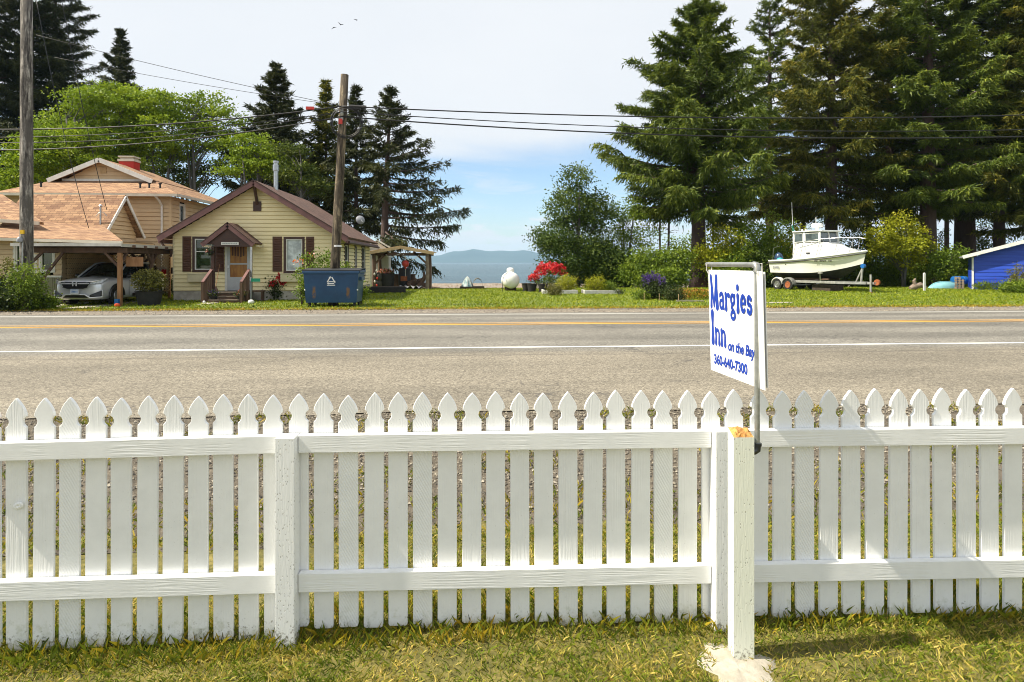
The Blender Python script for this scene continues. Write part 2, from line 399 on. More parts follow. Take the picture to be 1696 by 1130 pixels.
# asphalt
def asphalt():
    k = NT('asphalt'); v = k.vec(world=True)
    g = k.n('ShaderNodeNewGeometry'); sp = k.n('ShaderNodeSeparateXYZ'); k.l(g.outputs['Position'], sp.inputs[0]); Y = sp.outputs['Y']
    vo = k.n('ShaderNodeTexVoronoi'); k.l(v, vo.inputs['Vector']); vo.inputs['Scale'].default_value = 85
    vo2 = k.n('ShaderNodeTexVoronoi'); k.l(v, vo2.inputs['Vector']); vo2.inputs['Scale'].default_value = 36
    sc1 = k.n('ShaderNodeSeparateColor'); k.l(vo.outputs['Color'], sc1.inputs[0]); sc2 = k.n('ShaderNodeSeparateColor'); k.l(vo2.outputs['Color'], sc2.inputs[0])
    chips = k.math('ADD', k.math('MULTIPLY', sc1.outputs[0], .6), k.math('MULTIPLY', sc2.outputs[1], .4))
    tan = k.ramp(chips, [(.10,(.085,.073,.056)), (.5,(.195,.170,.128)), (.92,(.335,.30,.235))])
    grey = k.ramp(chips, [(.12,(.085,.079,.067)), (.5,(.178,.167,.142)), (.92,(.31,.29,.25))])
    big = k.noise(k.vec((.12,1,1), world=True), .9, 6, .6)
    lane = k.mapr(k.math('ADD', Y, k.math('MULTIPLY', big, .5)), 11.6, 12.5)
    col = k.mix(lane, tan, grey)
    track = k.mapr(k.math('ABSOLUTE', k.math('SUBTRACT', k.math('PINGPONG', k.math('SUBTRACT', Y, 12.6), 1.85), .95)), .15, .65, .80, 1.04)
    mot = k.mapr(k.noise(k.vec((.3,1,1), world=True), .7, 7, .65), .3, .7, .78, 1.14)
    mm = k.math('MULTIPLY', mot, k.math('ADD', k.math('MULTIPLY', k.math('SUBTRACT', track, 1.0), lane), 1.0))
    cmb = k.n('ShaderNodeCombineColor'); [k.l(mm, cmb.inputs[i]) for i in range(3)]
    col = k.mix(1.0, col, cmb.outputs[0], 'MULTIPLY')
    # seam and cracks
    sv = k.n('ShaderNodeTexVoronoi', feature='DISTANCE_TO_EDGE'); ds = k.n('ShaderNodeVectorMath', operation='ADD'); k.l(k.vec((.35,.6,1), world=True), ds.inputs[0])
    nz = k.n('ShaderNodeTexNoise'); k.l(v, nz.inputs['Vector']); nz.inputs['Scale'].default_value = 1.6; k.l(nz.outputs['Color'], ds.inputs[1])
    k.l(ds.outputs[0], sv.inputs['Vector']); sv.inputs['Scale'].default_value = .55
    crack = k.math('MULTIPLY', k.mapr(sv.outputs['Distance'], .012, .002), k.mapr(k.noise(v, .35, 2), .46, .58))
    seam = k.math('MULTIPLY', k.mapr(k.math('ABSOLUTE', k.math('SUBTRACT', k.math('ADD', Y, k.math('MULTIPLY', k.noise(v, 1.1, 4), .35)), 11.55)), .10, .02), .35)
    col = k.mix(k.math('MAXIMUM', k.math('MULTIPLY', crack, .7), seam), col, (.06,.055,.05))
    bm = k.bump(vo.outputs['Distance'], .5, .012)
    return k.done(col, .85, bm)
asphalt()
def paintline(name, c):
    k = NT(name); v = k.vec(world=True); n = k.noise(v, 24, 6, .7); n2 = k.noise(v, 3, 4)
    m = k.mapr(k.math('ADD', n, k.math('MULTIPLY', n2, .4)), .84, .98)
    return k.done(k.mix(k.math('MULTIPLY', m, .8), c, (.24,.225,.2)), .7)
paintline('white_line', (.74,.73,.68)); paintline('yellow_line', (.60,.31,.035))
def soil(name, cols, scale, bumpd=.03):
    k = NT(name); v = k.vec(world=True); f = k.noise(v, scale, 8, .7); f2 = k.noise(v, scale*12, 4, .7)
    h = k.math('ADD', k.math('MULTIPLY', f, .55), k.math('MULTIPLY', f2, .45))
    return k.done(k.ramp(h, list(zip((.3,.48,.6,.75), cols))), .95, k.bump(f2, .8, bumpd))
soil('lawn_soil', [(.05,.07,.012),(.11,.145,.018),(.17,.20,.025),(.26,.23,.06)], 1.2)
soil('near_soil', [(.04,.035,.012),(.11,.10,.022),(.22,.18,.05),(.36,.27,.10)], 3.0, .01)
soil('gravel', [(.04,.035,.025),(.11,.09,.065),(.20,.17,.125),(.34,.30,.24)], 5.0)
soil('dirt_shoulder', [(.10,.085,.065),(.19,.16,.125),(.25,.215,.17),(.34,.30,.24)], 2.0, .02)
soil('beach_gravel', [(.10,.085,.07),(.22,.185,.15),(.32,.275,.22),(.46,.41,.34)], 1.4, .05)
def stone_mat():
    k = NT('stones'); at = k.n('ShaderNodeAttribute', attribute_name='rnd')
    return k.done(k.ramp(at.outputs['Fac'], [(0,(.05,.045,.038)),(.4,(.16,.14,.11)),(.75,(.23,.20,.15)),(1,(.38,.34,.27))]), .85)
stone_mat()
M('beach_pebble', (.20,.15,.11), (.34,.27,.20), .4, .9)
def sea():
    k = NT('sea_water'); v = k.vec((.25,1,1), world=True)
    h = k.math('ADD', k.noise(v, .55, 6, .6), k.math('MULTIPLY', k.noise(k.vec((.05,.2,1), world=True), .3, 3), 1.5))
    nb = k.bump(h, 1.0, 1.6)
    k.b.inputs['IOR'].default_value = 1.33; k.b.inputs['Specular IOR Level'].default_value = .5
    col = k.mix(k.mapr(k.noise(k.vec((.02,.12,1), world=True), .35, 5), .35, .65), (.018,.05,.068), (.035,.08,.10))
    return k.done(col, .22, nb)
sea()
M('mountain_forest', (.025,.045,.05), (.045,.07,.07), .002, .95)
# foliage
leafmat('spruce_dark', [(.012,.018,.006),(.038,.048,.011),(.095,.10,.022)], .35, .12)
leafmat('spruce_green', [(.016,.035,.007),(.085,.125,.014),(.28,.31,.03)], .4, .25)  # lightest stop carries the crown's sunlit highlights
leafmat('spruce_rust', [(.018,.030,.007),(.10,.115,.014),(.40,.32,.035)], .45, .25)  # lightest stop stands in for sunlit needle tips
leafmat('alder_leaf', [(.06,.11,.010),(.19,.28,.014),(.38,.45,.03)], .3, .35)
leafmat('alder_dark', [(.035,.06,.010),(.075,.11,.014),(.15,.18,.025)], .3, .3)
leafmat('willow_leaf', [(.025,.05,.012),(.07,.115,.018),(.19,.24,.04)], .5, .28)
leafmat('shrub_leaf', [(.04,.075,.010),(.13,.20,.016),(.28,.35,.03)], .5, .3)
leafmat('yellow_leaf', [(.10,.13,.008),(.29,.31,.012),(.52,.48,.03)], .6, .35)
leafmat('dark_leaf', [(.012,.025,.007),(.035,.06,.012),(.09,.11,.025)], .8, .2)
leafmat('olive_leaf', [(.05,.05,.012),(.12,.12,.022),(.24,.22,.05)], .8, .25)
leafmat('red_flower', [(.30,.008,.012),(.62,.02,.03),(.82,.12,.10)], 1.5, .25)
leafmat('purple_flower', [(.03,.015,.10),(.08,.04,.22),(.18,.10,.36)], 2, .25)
leafmat('rust_weed', [(.16,.06,.015),(.36,.14,.025),(.5,.3,.05)], 2, .25)
leafmat('mixed_flower', [(.65,.30,.03),(.7,.14,.08),(.8,.76,.68)], 9, .25)
leafmat('grass_far', [(.08,.135,.006),(.20,.27,.008),(.40,.40,.025)], .55, .3)
leafmat('grass_near', [(.03,.075,.006),(.17,.23,.012),(.70,.52,.14)], 4.5, .3, .55, .4, .75)
leafmat('grass_dry', [(.16,.13,.012),(.34,.24,.02),(.5,.36,.06)], 1.2, .3)
leafmat('weed', [(.05,.08,.01),(.16,.20,.015),(.45,.30,.02)], 2.5, .3)
# buildings
M('cream_siding', (.90,.77,.45), (.84,.71,.40), 1.2, .6, bump=.15, bdist=.004)
M('beige_siding', (.62,.47,.28), (.55,.41,.24), 1.0, .65, bump=.15, bdist=.004)
M('purple_trim', (.20,.095,.085), (.13,.06,.055), 3, .6, bump=.2)
M('brown_trim', (.045,.02,.014), (.07,.03,.018), 6, .55)
M('shutter_brown', (.10,.035,.012), (.065,.024,.010), 5, .55)
M('white_trim', (.72,.71,.66), (.60,.58,.52), 4, .5)
M('cream_trim', (.66,.58,.38), (.58,.50,.32), 3, .55)
M('grey_door', (.50,.52,.53), (.44,.46,.47), 6, .4)
M('door_wood', (.42,.20,.035), (.24,.09,.018), 7, .45, stretch=(1,1,.25))
M('curtain', (.58,.62,.62), (.48,.52,.53), 3, .8, stretch=(8,8,.3))
M('interior_dark', (.015,.018,.014), None, 4, .9)  # near-black colour stands in for the shade of unlit rooms
M('timber_dark', (.075,.042,.028), (.14,.08,.05), 5, .8, bump=.3, stretch=(1,1,.3))
M('timber_warm', (.36,.19,.09), (.25,.12,.05), 6, .8, bump=.3, stretch=(1,1,.3))
M('timber_pale', (.52,.38,.20), (.40,.28,.14), 6, .75, bump=.2)
M('lattice_wood', (.72,.54,.30), (.60,.42,.21), 3, .8)
M('plank_grey', (.30,.28,.19), (.20,.19,.12), 4, .9, bump=.4, stretch=(1,1,.15))
M('step_wood', (.16,.125,.09), (.10,.07,.05), 5, .85, bump=.3)
M('chimney_red', (.50,.025,.012), (.42,.02,.01), 4, .6)
M('steel', (.55,.55,.54), (.40,.40,.40), 8, .3, .9)
M('metal_roof', (.62,.60,.54), (.48,.46,.40), 3, .45, .2)
M('gutter', (.60,.55,.45), (.50,.45,.36), 3, .5)
def shingle(name, cols, sx=3.2, sy=7.0):
    k = NT(name); t = k.n('ShaderNodeTexCoord'); 
    br = k.n('ShaderNodeTexBrick'); k.l(t.outputs['UV'], br.inputs['Vector']); br.inputs['Scale'].default_value = 1.0
    br.offset = .5; br.inputs['Brick Width'].default_value = .30; br.inputs['Row Height'].default_value = .15; br.inputs['Mortar Size'].default_value = .008; br.inputs['Bias'].default_value = 0
    br.inputs['Color1'].default_value = (*cols[0],1); br.inputs['Color2'].default_value = (*cols[1],1); br.inputs['Mortar'].default_value = (*[x*.45 for x in cols[1]],1)
    n = k.noise(k.vec(rnd=False), 2.0, 6, .65); n2 = k.noise(k.vec(rnd=False), 35, 3, .6)
    col = k.mix(k.mapr(n, .45, .75, 0, .5), br.outputs['Color'], cols[2])
    col = k.mix(k.mapr(n2, .3, .7, 0, .25), col, tuple(x*.5 for x in cols[1]))
    return k.done(col, .9, k.bump(br.outputs['Fac'], .6, -.012))
shingle('tan_shingle', [(.45,.265,.14),(.20,.10,.055),(.48,.31,.175)]); shingle('brown_shingle', [(.17,.085,.06),(.08,.04,.03),(.21,.13,.10)])
def glass(name, c, rough=.05):
    k = NT(name); k.b.inputs['Metallic'].default_value = 0; k.b.inputs['Specular IOR Level'].default_value = .9
    v = k.vec(); return k.done(k.mix(k.mapr(k.noise(v, 2.5, 3), .35, .7), c, tuple(x*2.2 for x in c)), rough)
glass('window_glass', (.02,.035,.015)); glass('curtain_glass', (.30,.33,.33), .12); glass('car_glass', (.006,.008,.008), .03); glass('boat_glass', (.05,.065,.07), .08)
# dumpster, car, boat, shed
def dump():
    k = NT('dumpster_blue'); v = k.vec()
    g = k.n('ShaderNodeTexCoord'); sp = k.n('ShaderNodeSeparateXYZ'); k.l(g.outputs['Object'], sp.inputs[0])
    def patch(cx):
        a = k.math('SUBTRACT', k.math('ADD', sp.outputs['X'], k.math('MULTIPLY', k.math('SUBTRACT', k.noise(v, 14, 4), .5), .12)), cx)
        b = k.math('SUBTRACT', sp.outputs['Z'], .55)
        return k.math('MULTIPLY', k.mapr(k.math('ABSOLUTE', a), .085, .03), k.mapr(k.math('ABSOLUTE', b), .27, .12))
    rust = k.math('MULTIPLY', k.math('MAXIMUM', patch(-.62), patch(.62)), k.mapr(k.noise(v, 7, 5, .7), .38, .56))
    scr = k.mapr(k.noise(k.vec((1,1,.3)), 18, 6, .75), .64, .70)
    col = k.mix(k.mapr(k.noise(v, 3, 5), .3, .7), (.005,.040,.105), (.008,.055,.135))
    col = k.mix(k.math('MULTIPLY', scr, .4), col, (.10,.14,.17)); col = k.mix(k.math('MULTIPLY', rust, .9), col, (.17,.085,.025))
    return k.done(col, .45, k.bump(k.noise(v, 4, 3), .15, .02))
dump()
M('car_silver', (.68,.70,.73), (.64,.66,.69), 2, .28, .35, coat=1.0)
M('car_black', (.012,.012,.013), None, 5, .35)
M('chrome', (.86,.86,.87), None, 4, .3, .5)
M('headlight', (.55,.58,.6), (.25,.27,.29), 14, .08, .3)
M('tail_light', (.5,.015,.012), None, 4, .15)
M('rim', (.45,.45,.46), (.3,.3,.31), 6, .35, .8)
M('rusty_rim', (.38,.12,.04), (.22,.06,.02), 8, .8)
M('plate_white', (.72,.76,.80), None, 6, .5)
M('plate_blue', (.03,.14,.4), None, 6, .5)
M('gelcoat', (.84,.84,.77), (.80,.79,.71), 2, .22, coat=.5)
M('cabin_white', (.84,.84,.82), (.80,.80,.77), 3, .3)
M('bottom_paint', (.010,.011,.014), (.03,.03,.035), 4, .6)
M('rub_rail', (.03,.028,.025), None, 5, .5)
M('trailer_metal', (.50,.50,.48), (.34,.33,.31), 6, .5, .6)
M('engine_blue', (.02,.04,.09), (.03,.06,.13), 5, .25, coat=.6)
M('tarp_teal', (.03,.30,.36), None, 5, .6)
M('kayak_blue', (.25,.52,.55), (.20,.45,.50), 3, .4)
M('barrel_blue', (.01,.12,.38), None, 3, .4)
M('shed_blue', (.010,.045,.38), (.018,.07,.48), 2.5, .5, bump=.25, stretch=(.3,1,2))
M('fascia_white', (.74,.73,.69), (.62,.6,.55), 3, .6)
M('tank_white', (.86,.86,.83), (.80,.80,.74), 1.5, .35)
M('planter_black', (.012,.011,.011), (.025,.022,.02), 8, .8)
M('block_grey', (.52,.51,.48), (.40,.39,.36), 8, .9, bump=.4)
M('dark_earth', (.035,.026,.018), (.07,.05,.035), 8, .95, bump=.6, bdist=.02)
M('log', (.28,.22,.17), (.16,.12,.09), 4, .9, bump=.5)
M('float_red', (.45,.035,.02), (.36,.03,.02), 4, .5)
M('net_green', (.03,.035,.03), (.16,.15,.12), 14, .8)
M('sheet_teal', (.10,.22,.24), (.55,.62,.6), 4, .2)
M('dish_grey', (.27,.28,.30), None, 4, .45)
M('street_green', (.0,.25,.14), None, 4, .5)
M('pale_label', (.75,.60,.62), None, 4, .7)
M('lantern_dark', (.02,.018,.015), (.06,.05,.03), 10, .6)
M('bird_dark', (.03,.03,.035), None, 5, .8)
# ------------------------------------------------------------------ the setting
random.seed(4); rngG = np.random.default_rng(11)
def jag(x, amp, seed, f=1.0):
    return amp * (math.sin(x*1.3*f + seed) * .4 + math.sin(x*3.7*f + seed*2.1) * .3 + math.sin(x*9.1*f + seed*.7) * .2 + math.sin(x*23.3*f + seed*3.3) * .12)
def sheet(name, mat, x0, x1, ys, lift, nx, jag0=None, jag1=None):
    rows = []
    for j, y in enumerate(ys):
        r = []
        for i in range(nx+1):
            x = x0 + (x1-x0)*i/nx; yy = y
            if j == 0 and jag0: yy += jag(x, *jag0)
            if j == len(ys)-1 and jag1: yy += jag(x, *jag1)
            r.append((x, yy, zg(yy) + lift + (dip(x, yy) if name == 'front_lawn' else 0)))
        rows.append(r)
    o = MB().grid(rows).build(name, mat, smooth='all'); return tag(o, kind='structure')
gy = [-250, 0, 4.15, 4.9, 6.2, 12.3, 16.1, 19.85, 21.2, 23.2, 25, 40.5, 44]
tag(MB().grid([[(x, y, zg(y) - (.012 if y > 4.5 else .11)) for x in (-900, -60, -20, 0, 20, 60, 900)] for y in gy]).build('ground', 'dirt_shoulder', smooth='all'), kind='structure')
tag(MB().grid([[(x, y, zg(y) - .012) for x in (-900, -60, -20, 0, 20, 60, 900)] for y in (44, 52, 60, 80, 101, 140, 180)]).build('beach', 'beach_gravel', smooth='all'), kind='structure')
tag(MB().grid([[(x, y, -1.62) for x in (-9000, 0, 9000)] for y in (60, 9000)]).build('sea', 'sea_water'), kind='structure')
sheet('front_lawn', 'near_soil', -9, 9, [-8, 2, 3, 3.6, 4.25], .008, 160, None, (.12, 1.0, 1.5))
sheet('gravel_verge', 'gravel', -14, 16, [4.05, 4.3, 5.2, 6.0, 7.6], .001, 60)
sheet('road', 'asphalt', -150, 150, [7.15, 8, 9, 11, 12.3, 13.5, 14.8, 16.1, 17.3, 18.6, 19.85, 20.75], .012, 900, (.10, 2.0), (.10, 5.0))
def road_line(name, mat, y0, y1, seed):
    rows = []
    for j, y in enumerate((y0, y1)):
        rows.append([(x, y + jag(x, .006, seed + j), zg(y) + .018) for x in [ -150 + i*.5 for i in range(601)]])
    return tag(MB().grid(rows).build(name, mat), kind='structure')
road_line('road_edge_line', 'white_line', 12.24, 12.37, 1)
road_line('road_edge_line', 'white_line', 19.78, 19.90, 2)
road_line('road_centre_line', 'yellow_line', 15.86, 15.99, 3)
road_line('road_centre_line', 'yellow_line', 16.19, 16.32, 4)
sheet('far_lawn', 'lawn_soil', -70, 70, [22.95, 25, 28, 32, 36, 40.5, 42.0], .010, 500, (.22, 3.0), (.5, 7.0))
# puddle-dark patch and gravel shoulder stones come from the material; small concrete path to the porch
# mountains across the strait
rngm = np.random.default_rng(5); MY = 7600
rows = [[], [], []]
xs = np.linspace(-9000, 9000, 240)
def mh(x):
    h = 105 + 30*math.sin(x/610+1.1) + 20*math.sin(x/270+.4) + 13*math.sin(x/121+2) + 8*math.sin(x/47)
    return h * (.82 + .2*math.sin(x/2100+2.0))
for x in xs:
    h = mh(x) + float(rngm.normal())*2
    rows[0].append((x, MY-900, -6)); rows[1].append((x, MY-350, h*.55)); rows[2].append((x, MY, h))
rows.append([(x, MY+900, -6) for x in xs])
tag(MB().grid(rows).build('far_mountains', 'mountain_forest', smooth='all'), kind='structure')

# ---- grass (nobody could count it)
def blades(name, mat, P, h, wd, lean, seed, kind='stuff', tall=None):
    rng = np.random.default_rng(seed); N = len(P)
    a = rng.random(N)*2*np.pi; hh = h*(.5 + .8*rng.random(N)); ln = lean*(.2 + rng.random(N))
    d = np.stack([np.cos(a)*ln, np.sin(a)*ln, np.ones(N)], 1); d /= np.linalg.norm(d, axis=1, keepdims=True)
    b = rng.random(N)*2*np.pi; s = np.stack([np.cos(b), np.sin(b), np.zeros(N)], 1)*wd*(.6+.8*rng.random((N,1)))
    V = np.empty((N,4,3)); 
    mid = P + d*hh[:,None]*.55; d2 = d.copy(); d2[:,:2] *= 1.9; d2[:,2] *= .75
    V[:,0] = P - s*.5; V[:,1] = P + s*.5; V[:,2] = mid + s*.42; V[:,3] = mid + d2*hh[:,None]*.5
    me = quad_mesh(name, mat, V.reshape(-1,3), N, rng.random(N))
    return link(name, me)
zgv = np.vectorize(zg)
def scatter(n, x0, x1, y0, y1, seed, clump=0, keep=None):
    rng = np.random.default_rng(seed); x = x0+(x1-x0)*rng.random(n); y = y0+(y1-y0)*rng.random(n)
    if keep is not None:
        m = keep(x, y, rng); x, y = x[m], y[m]
    return np.stack([x, y, zgv(y)+.006+(np.vectorize(dip)(x, y) if y1 < 4.3 else 0)], 1)
def patch(x, y, s): return .5 + .5*np.sin(x*s*1.7+1.3+1.5*np.sin(y*s))*np.cos(y*s*2.3+.7+np.sin(x*s*.9))
B_X, B_Y = at_t(1227,0,2.87).x, at_t(1227,0,2.87).y
def concrete_free(x, y):
    return ((x-B_X+.055)/.165)**2 + ((y-B_Y+.10)/.21)**2 > .55 + .45*np.sin(x*37)*np.sin(y*29)
o = blades('front_grass', 'grass_near', scatter(165000, -3.3, 3.6, 2.05, 4.2, 1, keep=lambda x,y,r: (r.random(len(x)) < .28+.72*patch(x,y,2.4)) & concrete_free(x, y)), .036, .0038, 1.0, 2); tag(o, 'short patchy green and straw lawn in front of the picket fence', 'grass', kind='stuff')
o = blades('fence_line_grass', 'weed', scatter(7000, -3.3, 3.6, 2.95, 3.35, 3), .075, .005, .6, 4); tag(o, 'longer green grass growing along the foot of the picket fence', 'grass', kind='stuff')
o = blades('verge_weeds', 'weed', scatter(34000, -5.2, 5.8, 4.0, 7.2, 5, keep=lambda x,y,r: r.random(len(x)) < np.where(y<4.75, .95, .8*(patch(x,y,1.9)>.62))), .055, .009, .9, 6); tag(o, 'yellowing weeds on the gravel verge behind the fence', 'weeds', kind='stuff')
def lawn_keep(x, y, r): return (r.random(len(x)) < .6+.4*patch(x,y,.6)) & (y > 23.0 + np.array([jag(a,.22,3.0) for a in x]))
o = blades('far_lawn_grass', 'grass_far', scatter(150000, -24, 40, 22.9, 41.8, 7, keep=lawn_keep), .085, .036, .9, 8); tag(o, 'bright green mown lawn across the road', 'grass', kind='stuff')
o = blades('dry_edge_grass', 'grass_dry', scatter(34000, -24, 34, 22.5, 23.75, 9, keep=lambda x,y,r: r.random(len(x)) < np.clip(1.15-np.abs(y-23.15)*1.5,0,1)*(.35+.65*patch(x,y,.8))), .06, .028, 1.0, 10); tag(o, 'dry yellow grass edging the far road shoulder', 'grass', kind='stuff')
# loose stones on the verge
def stones(name, P, r0, r1, seed, mat='stones'):
    rng = np.random.default_rng(seed); N = len(P)
    base = np.array([(1,0,0),(0,1,0),(-1,0,0),(0,-1,0),(0,0,1)], float)
    tri = np.array([(0,1,4),(1,2,4),(2,3,4),(3,0,4)])
    r = (r0+(r1-r0)*rng.random((N,1,1))**2)*(.6+.8*rng.random((N,5,1))); a = rng.random(N)*6.28
    B = np.repeat(base[None], N, 0)*r; B[:,:,2] *= .7
    c, s = np.cos(a)[:,None], np.sin(a)[:,None]; x = B[:,:,0]*c-B[:,:,1]*s; y = B[:,:,0]*s+B[:,:,1]*c; B[:,:,0]=x; B[:,:,1]=y
    V = (B[:, tri] + P[:,None,None,:]).reshape(-1,3)
    return link(name, quad_mesh(name, mat, V, N*4, np.repeat(rng.random(N),4), 3))
tag(stones('verge_gravel', scatter(36000, -5.2, 5.8, 3.9, 7.6, 21, keep=lambda x,y,r: r.random(len(x)) < np.clip((y-4.4)*1.6,0,1)*np.clip((7.7-y)*2,0,1)), .006, .020, 22), 'loose grey gravel between fence and road', 'gravel', kind='stuff')
tag(stones('shoulder_gravel', scatter(9000, -24, 30, 20.6, 23.2, 23), .010, .035, 24), 'fine loose gravel on the far road shoulder', 'gravel', kind='stuff')
tag(stones('beach_stones', scatter(7000, -28, 34, 42, 98, 25), .03, .16, 26, 'beach_pebble'), 'grey and brown pebbles on the beach', 'pebbles', kind='stuff')

# ------------------------------------------------------------------ picket fence
HW = .0457; TIP = 1.022
def picket_profile(zb, dz=0, var=0):
    half = [(HW-.010, zb), (HW-.003, zb+.004), (HW, zb+.012)]
    zc = .914; cx = HW + .0130; r = .0280
    a0 = math.acos((HW-cx)/r) if abs((HW-cx)/r) < 1 else math.pi
    n = 8
    for i in range(n+1):
        a = -a0 + 0 if False else 0
        th = (math.pi*2 - a0) + (a0 - (2*math.pi - a0)) * i/n       # from lower crossing round the inside to the upper one
        half.append((cx + r*math.cos(th), zc + r*math.sin(th)))
    zs = half[-1][1]
    for i in range(1, 8):
        q = i/7; half.append((HW*(1-q**1.75), zs + (TIP+dz-zs)*q))
    half[-1] = (0, TIP+dz)
    return half + [(-x, z) for x, z in half[-2::-1]]
fence = thing('picket_fence', 'white painted picket fence with pointed gothic tips along the front lawn', 'fence', (0, 3.0, -.12))
FO = Vector((0, 3.0, -.12))
pk_mesh = []
for vi, (zb, dz) in enumerate(((-.100, 0), (-.112, .003), (-.092, -.003), (-.105, .001), (-.140, 0), (-.150, .002))):
    mb = MB().prism(picket_profile(zb + .12, dz) if False else [(x, z + .12) for x, z in picket_profile(zb, dz)], -.009, .009)
    pk_mesh.append(mb.mesh('picket', 'picket_paint', bevel=.0022))
FP = [at_t(-70, 0, 2.970), at_t(482, 0, 3.06), at_t(1188, 0, 3.15), at_t(1790, 0, 3.22)]
FP = [Vector((p.x, p.y, 0)) for p in FP]
PITCH = .1175
rk = random.Random(3)
def panel(a, b, first, last):
    d = (b-a); Ln = d.length; d.normalize(); nrm = Vector((d.y, -d.x, 0))      # nrm towards the lawn side
    ang = math.atan2(d.y, d.x); return d, Ln, nrm, ang
# pickets run on through the posts; walk the polyline
s_off = .03
for i in range(3):
    a, b = FP[i], FP[i+1]; d, Ln, nrm, ang = panel(a, b, 0, 0)
    s = s_off
    while s < Ln:
        p = a + d*s
        o = link('picket', pk_mesh[rk.randrange(4) if i else rk.choice((4, 5))], fence, (p.x-FO.x, p.y-FO.y + rk.uniform(-.0015,.0015), rk.uniform(-.004,.004) - (.012*(1-s/Ln) if i == 0 else 0)), (rk.uniform(-.006,.006), rk.uniform(-.006,.006), ang + rk.uniform(-.012,.012)))
        s += PITCH
    s_off = s - Ln
    pa = a + d*(.047 if i else 0); pb = b - d*(.047 if i < 2 else 0); L2 = (pb-pa).length
    for z0, z1 in ((.752, .836), (.094, .184)):
        mb = MB().box(-L2/2, L2/2, -.038, 0, -(z1-z0)/2, (z1-z0)/2)
        c = (pa+pb)/2 + nrm*.0105
        mb.build('rail', 'rail_paint', fence, bevel=.003, segs=2, loc=(c.x-FO.x, c.y-FO.y, (z0+z1)/2+.12-(.008 if i == 0 and z0 > .5 else 0)), rot=(0,(-.016/L2 if i == 0 and z0 > .5 else 0),ang))
kd = (FP[1]-FP[0]).normalized(); kp = at_t(30, 838, 2.965)
kn = MB().grid([[(.024*q*math.cos(t), -.0005-.0035*math.sin(q*math.pi), .017*q*math.sin(t)+.004*q*math.cos(t)) for t in [2*math.pi*i/16 for i in range(17)]] for q in (1,.8,.6,.4,.2,0)])
kn.build('knot', 'picket_paint', fence, smooth='all', loc=(kp.x-FO.x, kp.y-FO.y, kp.z+.12), rot=(0,0,math.atan2(kd.y,kd.x)))
for i in (1, 2):
    a = FP[i]; d = (FP[i+1]-FP[i-1]).normalized(); nrm = Vector((d.y, -d.x, 0)); c = a + nrm*(.0115+.0445)
    ht = .838 if i == 1 else .845
    MB().box(-.0445, .0445, -.0445, .0445, -.06, ht+.12).build('post', 'post_paint', fence, bevel=.003, segs=2, loc=(c.x-FO.x, c.y-FO.y, 0), rot=(0,0,math.atan2(d.y,d.x)))
# ------------------------------------------------------------------ sign post, pipe bracket and hanging sign
B = at_t(1227, 0, 2.87); SP = thing('sign_post', 'square white post with splintered top and grey pipe bracket before the fence', 'post', (B.x, B.y, -.12))
zt = .985
top = [(-.0445,-.0445,zt+.012),(.0445,-.0445,zt+.014),(.0445,.0445,zt+.030),(-.0445,.0445,zt+.036)]
pr = R(16) - YAW
pm = MB().add([(-.0445,-.0445,-.1),(.0445,-.0445,-.1),(.0445,.0445,-.1),(-.0445,.0445,-.1)] + top, [(0,3,2,1),(0,1,5,4),(1,2,6,5),(2,3,7,6),(3,0,4,7)])
# the visible left face turns towards the lane: front normal leans right of the line of sight
viewang = math.atan2(B.x, B.y)
ROTP = -viewang + R(-17.5) + R(35)
pst = pm.build('post', 'sign_post_paint', SP, rot=(0,0,ROTP))
rw = MB(); rs = random.Random(8); n = 7
rows = []
for j in range(n+1):
    r = []
    for i in range(n+1):
        x = -.0435+.087*i/n; y = -.0435+.087*j/n; zz = zt+.012+.022*j/n + (rs.uniform(0,.014) if 0<i<n and 0<j<n else 0) - (.016 if (i in (2,3) and j<2) else 0)
        r.append((x,y,zz))
    rows.append(r)
rw.grid(rows).build('splintered_top', 'raw_wood', SP, rot=(0,0,ROTP))
PB = at_t(1254, 745, 2.87); PT = at_t(1254, 442, 2.87)
pl = lambda p: (p.x-B.x, p.y-B.y, p.z+.12)
AE = at_t(1171, 438, 3.40)
arm_s = at_t(1254, 438, 2.87); arm_s.z = AE.z = 1.640
# fitting from post side to pipe
pstc = Vector((B.x, B.y, PB.z-.006))
q0 = pstc + Vector((math.cos(ROTP), math.sin(ROTP), 0))*.040
MB().tube([pl(q0), pl(Vector((PB.x-.012, PB.y, PB.z-.006))), pl(Vector((PB.x-.002, PB.y, PB.z))), pl(Vector((PB.x, PB.y, PB.z+.020)))], [.0165,.0165,.0175,.0175], 14).tube([pl(Vector((PB.x, PB.y, PB.z+.018))), pl(Vector((PB.x, PB.y, PB.z+.030)))], .020, 14).build('pipe_elbow', 'dark_pipe', SP, smooth=True)
MB().tube([pl(Vector((PB.x, PB.y, PB.z+.02))), pl(Vector((PB.x, PB.y, 1.618)))], .0118, 16).build('upright_pipe', 'galvanised', SP, smooth=True)
ad = (AE-arm_s).normalized()
MB().tube([pl(Vector((arm_s.x, arm_s.y, 1.612))), pl(Vector((arm_s.x, arm_s.y, 1.628))), pl(arm_s+ad*.006+Vector((0,0,-.003))), pl(arm_s+ad*.030)], .0155, 14).tube([pl(Vector((arm_s.x, arm_s.y, 1.606))), pl(Vector((arm_s.x, arm_s.y, 1.617)))], .0175, 14).build('pipe_elbow', 'galvanised', SP, smooth=True)
MB().tube([pl(arm_s+ad*.028), pl(AE)], .0118, 16).build('pipe_arm', 'galvanised', SP, smooth=True)
cf = MB(); cs = random.Random(2); ring = []
